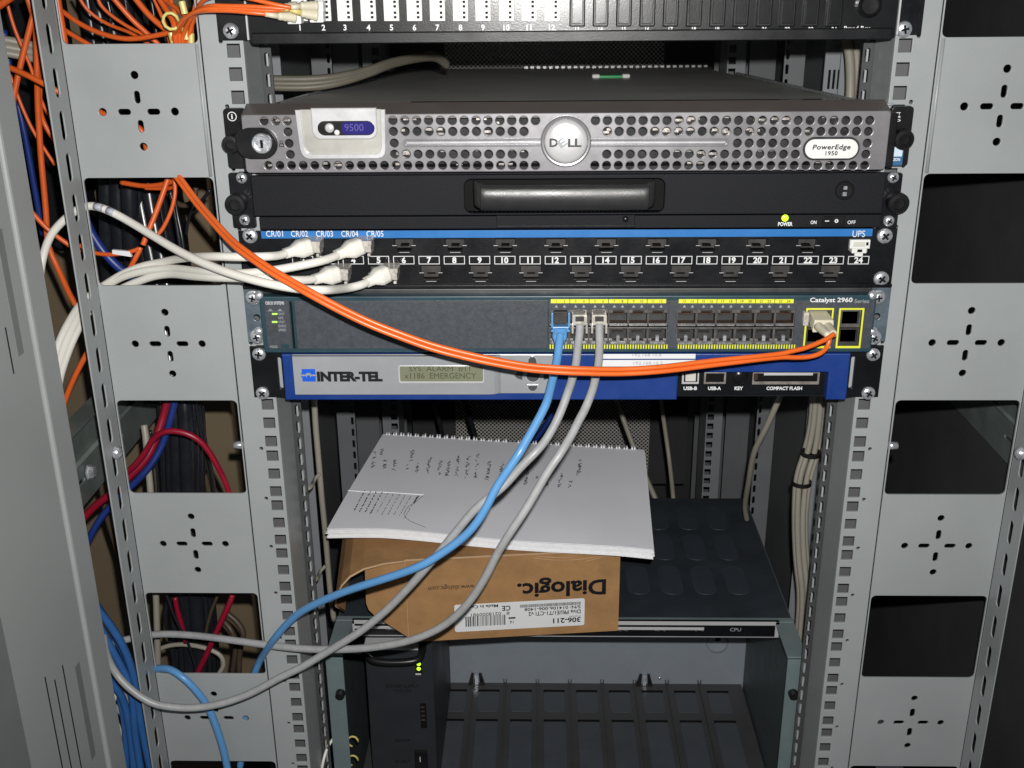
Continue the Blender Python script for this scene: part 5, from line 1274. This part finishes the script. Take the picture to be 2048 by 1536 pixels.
# navy, red, black and brown looms in the left windows
loose('network_cable', 'navy blue cable descending behind the arching white cable', 'cable', [(160, 400, 30), (176, 452, 28), (201, 495, 26), (232, 530, 26), (270, 560, 30)], 3.6, 'navy')
p0 = at(225, 508, 18)
o = MB().hexa([p0, at(263, 514, 18), at(259, 503, 18), at(224, 500, 18)], [v + Vector((0, 3, 0)) for v in (p0, at(263, 514, 18), at(259, 503, 18), at(224, 500, 18))]).build('cable_tag', 'sticker'); tag(o, 'small white cable tag above the white bundle', 'tag')
loose('network_cable', 'navy blue cable slanting left through the second window', 'cable', [(350, 800, 60), (341.8, 835, 58), (324.7, 889, 55), (305, 925, 50), (283.7, 951, 46), (253, 981.6, 44), (215, 1019, 40), (191, 1053, 36), (171, 1094, 34), (160, 1120, 34)], 3.0, 'navy')
loose('power_cable', 'red cable arching over the black bundle in the second window', 'cable', [(462, 1020, 40), (458, 985, 40), (441, 944, 38), (410, 892, 36), (376, 868, 34), (335, 862, 34), (307.6, 877, 36), (290, 905, 38), (268, 932, 40), (249.5, 947.5, 42), (220, 975, 44)], 2.6, 'red')
loose('power_cable', 'thick red cable at the left of the second window, partly hidden', 'cable', [(335, 800, 70), (325, 838, 68), (310, 882, 62), (292, 918, 56), (262, 950, 52), (225, 985, 50), (190, 1012, 50), (160, 1045, 50), (130, 1090, 50)], 3.4, 'red')
loose('power_cable', 'dark red cable stub in the third window, left side', 'cable', [(350, 1195, 60), (354, 1217, 60), (362, 1245, 60), (372, 1285, 60)], 2.4, 'red')
loose('power_cable', 'bright red cable slanting through the third window', 'cable', [(465, 1190, 40), (457, 1212, 38), (431, 1268, 36), (413, 1309, 36), (395, 1346, 38), (380, 1380, 40)], 2.6, 'red')
BK = 'black cables of the vertical bundle'
for i, (du, r_, yy) in enumerate(((338, 4.5, 95), (352, 6.5, 90), (372, 7.0, 85), (388, 4.0, 95), (395, 5.0, 110), (326, 4.0, 115), (404, 3.4, 120))):
    loose('power_cable', ['black cable of the vertical bundle, slim one on its left', 'thick glossy black cable of the vertical bundle, left of its middle', 'thickest black cable at the middle of the vertical bundle', 'slim black cable right of the thickest', 'black cable at the right side of the vertical bundle', 'black cable half hidden at the far left of the vertical bundle', 'thin black cable at the far right of the vertical bundle'][i], 'cable',
          [(du-90, 250, yy+60), (du-72, 400, yy+50), (du-40, 560, yy+35), (du-12, 720, yy+15), (du, 850, yy), (du+5, 985, yy), (du+16, 1150, yy+5), (du+28, 1300, yy+5), (du+34, 1450, yy+5)], r_, 'blackcable', BK, n=12)
for i, (u0, u1, c_) in enumerate(((255, 262, 'blackcable'), (268, 276, 'blackcable'), (285, 288, 'blackcable'), (232, 240, 'blackcable'), (300, 303, 'blackcable'), (212, 214, 'blackcable'), (242, 250, 'blackcable'))):
    loose('power_cable', 'fat black cable in the dark mass behind the upper left window', 'cable', [(u0-40, -20, 130+i*9), (u0-15, 150, 130+i*9), (u0, 300, 130+i*9), (u1, 480, 130+i*9), (u1+10, 640, 140+i*9), (u1+30, 800, 160+i*9)], 7.5, c_, 'fat black cables in the upper left window')
for i, pts in enumerate(([(300, -20, 90), (312, 60, 90), (330, 200, 90), (350, 400, 90), (365, 480, 85), (372, 560, 85)], [(215, 0, 85), (222, 40, 85), (215, 120, 88), (225, 300, 90)], [(340, 380, 60), (352, 440, 58), (362, 505, 56), (368, 560, 60)])):
    loose('power_cable', ['thin shiny black wire dropping behind the top panel to the upper window', 'thin black wire at the left behind the top panel', 'thin black wire curving right of the curved orange fibre'][i], 'cable', pts, 1.6, 'blackcable')
loose('power_cable', 'brown cable loop at the right of the upper left window', 'cable', [(330, 378, 120), (352, 405, 120), (372, 411, 118), (388, 400, 118), (392, 375, 118)], 2.4, 'brown')
for i, pts in enumerate(([(398, 800, 130), (403, 850, 125), (412, 900, 120), (424, 960, 120), (428, 1000, 120)], [(390, 870, 125), (405, 930, 120), (418, 985, 118), (425, 1020, 118)], [(452, 1225, 100), (475, 1245, 98), (487, 1268, 96), (480, 1300, 96), (478, 1345, 96)], [(445, 1240, 110), (462, 1260, 105), (472, 1290, 104), (465, 1345, 104)])):
    loose('power_cable', ['brown cable dropping down in the second window, right of the black bundle', 'dark brown cable curving beside the black bundle', 'brown cable with a hooked bend in the third window', 'inner brown cable following the hooked one'][i], 'cable', pts, 2.8, 'brown')
WS = [(288, 850, 70), (292, 879, 66), (296, 930, 62), (301, 982, 60), (306, 1080, 60), (312, 1195, 60), (314, 1260, 60), (316, 1335, 62), (318, 1400, 62)]
loose('network_cable', 'straight whitish cable standing vertically in the lower left windows', 'cable', WS, 3.0, 'beigecable')
loose('network_cable', 'whitish cable arc low in the third window', 'cable', [(300, 1330, 70), (310, 1305, 70), (335, 1292, 68), (370, 1289, 66), (410, 1296, 62), (440, 1310, 60), (447, 1330, 60), (436, 1350, 60)], 2.2, 'beigecable')
BB_ = 'blue cables gathered at the lower left'
bl_pts = [([(170, 1180, -20), (190, 1212, -18), (220, 1250, -14), (250, 1300, -10), (272, 1370, -6), (280, 1437, -4), (300, 1536, -4), (310, 1580, -4)], 'blue cable at the outer right of the lower left bundle'),
 ([(165, 1195, -10), (190, 1238, -10), (232, 1314, -8), (262, 1379, -6), (270, 1467, -4), (281, 1536, -4), (286, 1580, -4)], 'blue cable second from right in the lower left bundle'),
 ([(190, 1325, -6), (212, 1352, -6), (246, 1398, -2), (260, 1467, 0), (268, 1536, 0), (270, 1580, 0)], 'blue cable curving in low beside the door edge'),
 ([(175, 1230, 0), (205, 1290, 0), (222, 1340, 4), (250, 1440, 6), (252, 1580, 6)], 'blue cable hidden furthest back in the lower left bundle'),
 ([(160, 1160, 10), (186, 1200, 10), (212, 1240, 10), (240, 1290, 8), (262, 1340, 6), (292, 1440, 6), (318, 1580, 6)], 'blue cable starting highest in the lower left bundle')]
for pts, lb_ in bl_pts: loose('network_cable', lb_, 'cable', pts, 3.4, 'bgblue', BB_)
loose('network_cable', 'light blue cable looping over the bottom left panel', 'cable', [(270, 1352, 14), (292, 1342, 10), (308, 1338, 4), (337, 1338, -6), (366, 1355, -12), (393, 1382, -12), (416, 1414, -10), (433, 1455, -10), (447, 1500, -10), (456, 1545, -10), (462, 1600, -10)], 3.3, 'bluecable')
GB = 'grey cables behind the door edge'
for i, pts in enumerate(([(195, 1370, 0), (228, 1375, 4), (258, 1400, 10), (275, 1440, 14)], [(200, 1400, 4), (225, 1412, 8), (250, 1432, 12), (262, 1480, 12)])):
    loose('network_cable', ['grey cable tucked beside the blue bundle, upper', 'grey cable tucked beside the blue bundle, lower'][i], 'cable', pts, 3.2, 'greycable', GB)
for i, v0 in enumerate((78, 92, 104)):
    loose('network_cable', ['upper beige cable crossing the door gap at the far left', 'middle beige cable crossing the door gap at the far left', 'lowest beige cable crossing the door gap at the far left'][i], 'cable', [(-30, v0-6, 70), (0, v0, 70), (40, v0+7, 75), (66, v0+13, 80), (100, v0+18, 90)], 3.2, 'beigecable', 'beige cables at the far left')

thin = [([(390, 790, 90), (400, 860, 88), (420, 930, 86), (428, 1000, 88)], 1.5, 'blackcable', 'thin black wire just right of the black bundle in the second window'),
 ([(300, 860, 80), (312, 920, 78), (318, 1000, 80), (322, 1060, 84)], 1.4, 'blackcable', 'thin black wire left of the black bundle in the second window'),
 ([(330, 1180, 60), (352, 1240, 56), (378, 1290, 56), (398, 1360, 60)], 1.3, 'blackcable', 'thin black wire slanting across the third window'),
 ([(440, 1180, 90), (420, 1230, 88), (408, 1290, 88), (404, 1360, 90)], 1.6, 'brown', 'thin brown wire right of the middle in the third window'),
 ([(340, 1180, 100), (330, 1240, 96), (345, 1300, 94), (352, 1360, 96)], 2.0, 'blackcable', 'black cable bending behind the whitish arc in the third window'),
 ([(200, 960, 90), (215, 1040, 88), (240, 1120, 90), (250, 1200, 92)], 2.4, 'brown', 'brown cable falling in the gap beside the open door'),
 ([(205, 1350, 10), (222, 1420, 12), (246, 1490, 14), (262, 1560, 16)], 2.2, 'blackcable', 'black cable behind the lower left blue bundle'),
 ([(215, 1360, 4), (232, 1385, 2), (224, 1420, 2), (240, 1460, 4), (236, 1500, 6)], 1.6, 'whitecable', 'thin crumpled whitish wire behind the lower left blue bundle'),
 ([(8, 60, 100), (22, 150, 100), (48, 260, 100), (70, 380, 104), (86, 470, 108)], 2.6, 'navy', 'dim navy cable in the dark at the far upper left'),
 ([(420, 380, 60), (405, 400, 66), (380, 430, 80), (372, 470, 90)], 1.4, 'blackcable', 'thin black wire at the right edge of the upper left window')]
for pts_, r_, m_, lb_ in thin: loose('power_cable', lb_, 'cable', pts_, r_, m_)
# beige looms inside the rack
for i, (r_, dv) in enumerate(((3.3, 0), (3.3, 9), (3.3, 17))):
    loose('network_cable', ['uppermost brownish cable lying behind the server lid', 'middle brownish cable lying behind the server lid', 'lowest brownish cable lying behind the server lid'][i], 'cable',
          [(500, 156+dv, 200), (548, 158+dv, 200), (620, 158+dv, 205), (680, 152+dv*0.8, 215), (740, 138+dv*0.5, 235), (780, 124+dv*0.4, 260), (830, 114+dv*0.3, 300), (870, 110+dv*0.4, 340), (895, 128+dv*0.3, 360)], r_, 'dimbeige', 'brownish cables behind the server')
bp = [(1638, 780, 190), (1632, 850, 190), (1622, 905, 190), (1606, 960, 185), (1600, 1040, 180), (1603, 1120, 175), (1610, 1190, 170), (1606, 1260, 168), (1604, 1300, 168)]
for i in range(6):
    a = i*1.05; du = 12*math.cos(a)*0.9; dy = 6*math.sin(a)
    loose('network_cable', 'beige cable of the strapped bundle beside the right rail', 'cable', [(u+du*(1.25 if 900 < v < 920 or 955 < v < 970 else 1.0), v, y+dy) for u, v, y in bp], 2.9, 'beigecable', 'beige cables strapped in a bundle by the right rail')
for i, (u, v) in enumerate(((1622, 906), (1603, 965), (1606, 1256))):
    p = at(u, v, 180)
    o = MB().lathe(p-Vector((0, 0, 2)), (0, 0, 1), [(9.6, 0), (9.6, 4), (8.6, 4), (8.6, 0)], 20).build('cable_tie', 'tie'); tag(o, ['upper black strap round the beige bundle', 'middle black strap round the beige bundle', 'bottom black strap round the beige bundle'][i], 'cable tie', 'straps of the beige bundle')
p1 = [(1690, 60, 220), (1700, 120, 210), (1700, 200, 200), (1690, 260, 200)]
loose('network_cable', 'thick beige cable inside the right rail above the server', 'cable', p1, 4.2, 'beigecable'); loose('network_cable', 'second beige cable just right of the thick one above the server', 'cable', [(u+14, v, y+5) for u, v, y in p1], 4.0, 'beigecable')
loose('network_cable', 'single beige cable running diagonally down to the cage top', 'cable', [(1570, 770, 170), (1555, 805, 175), (1530, 860, 190), (1508, 905, 210), (1498, 960, 240), (1490, 1010, 280), (1494, 1040, 300)], 3.0, 'beigecable')
loose('network_cable', 'beige cable slanting in front of the rear mesh, left one', 'cable', [(1225, 780, 560), (1240, 820, 560), (1262, 880, 540), (1290, 950, 520), (1312, 1000, 500), (1330, 1040, 490)], 3.6, 'beigecable', 'beige cables before the rear mesh')
loose('network_cable', 'beige cable before the rear mesh, right and nearly upright', 'cable', [(1320, 780, 560), (1326, 830, 560), (1336, 900, 550), (1342, 950, 530), (1347, 1000, 500), (1350, 1040, 490)], 3.0, 'beigecable', 'beige cables before the rear mesh')
loose('network_cable', 'dim navy cable behind the bright blue one', 'cable', [(1120, 790, 420), (1105, 830, 420), (1085, 860, 420), (1066, 885, 420), (1050, 920, 420)], 4.0, 'navy')
loose('network_cable', 'grey cable tied along the inside of the left rail', 'cable', [(628, 790, 180), (631, 850, 180), (637, 920, 180), (643, 990, 180), (650, 1060, 185), (655, 1120, 190), (660, 1180, 190), (668, 1240, 190)], 3.0, 'beigecable')
for i, (u, v) in enumerate(((634, 955), (645, 1140))):
    o = MB().tube(pxpath([(u+6, v-8, 172), (u-4, v+2, 170), (u-8, v+14, 150), (u-16, v+22, 120)]), 1.8, 8).build('cable_tie', 'beigecable', smooth=True); tag(o, ['upper pale tie holding the grey cable inside the left rail', 'lower pale tie holding the grey cable inside the left rail'][i], 'cable tie', 'pale ties inside the left rail')
loose('power_cable', 'thin black cable hanging before the rear mesh, left', 'cable', [(870, 800, 600), (880, 850, 600), (892, 900, 600), (900, 960, 600)], 3.0, 'blackcable', 'thin black cables before the mesh')
loose('power_cable', 'thin black cable hanging before the rear mesh, right', 'cable', [(930, 800, 600), (942, 845, 600), (958, 900, 600), (965, 960, 600)], 3.6, 'blackcable', 'thin black cables before the mesh')
loose('network_cable', 'thin pale cable beside the cage at the bottom', 'cable', [(672, 1470, 60), (655, 1495, 50), (645, 1530, 40), (640, 1570, 40)], 1.4, 'whitecable')
loose('network_cable', 'thin pale wire slanting at bottom right beside the cage', 'cable', [(1588, 1480, 120), (1600, 1510, 110), (1612, 1545, 100)], 1.2, 'whitecable')
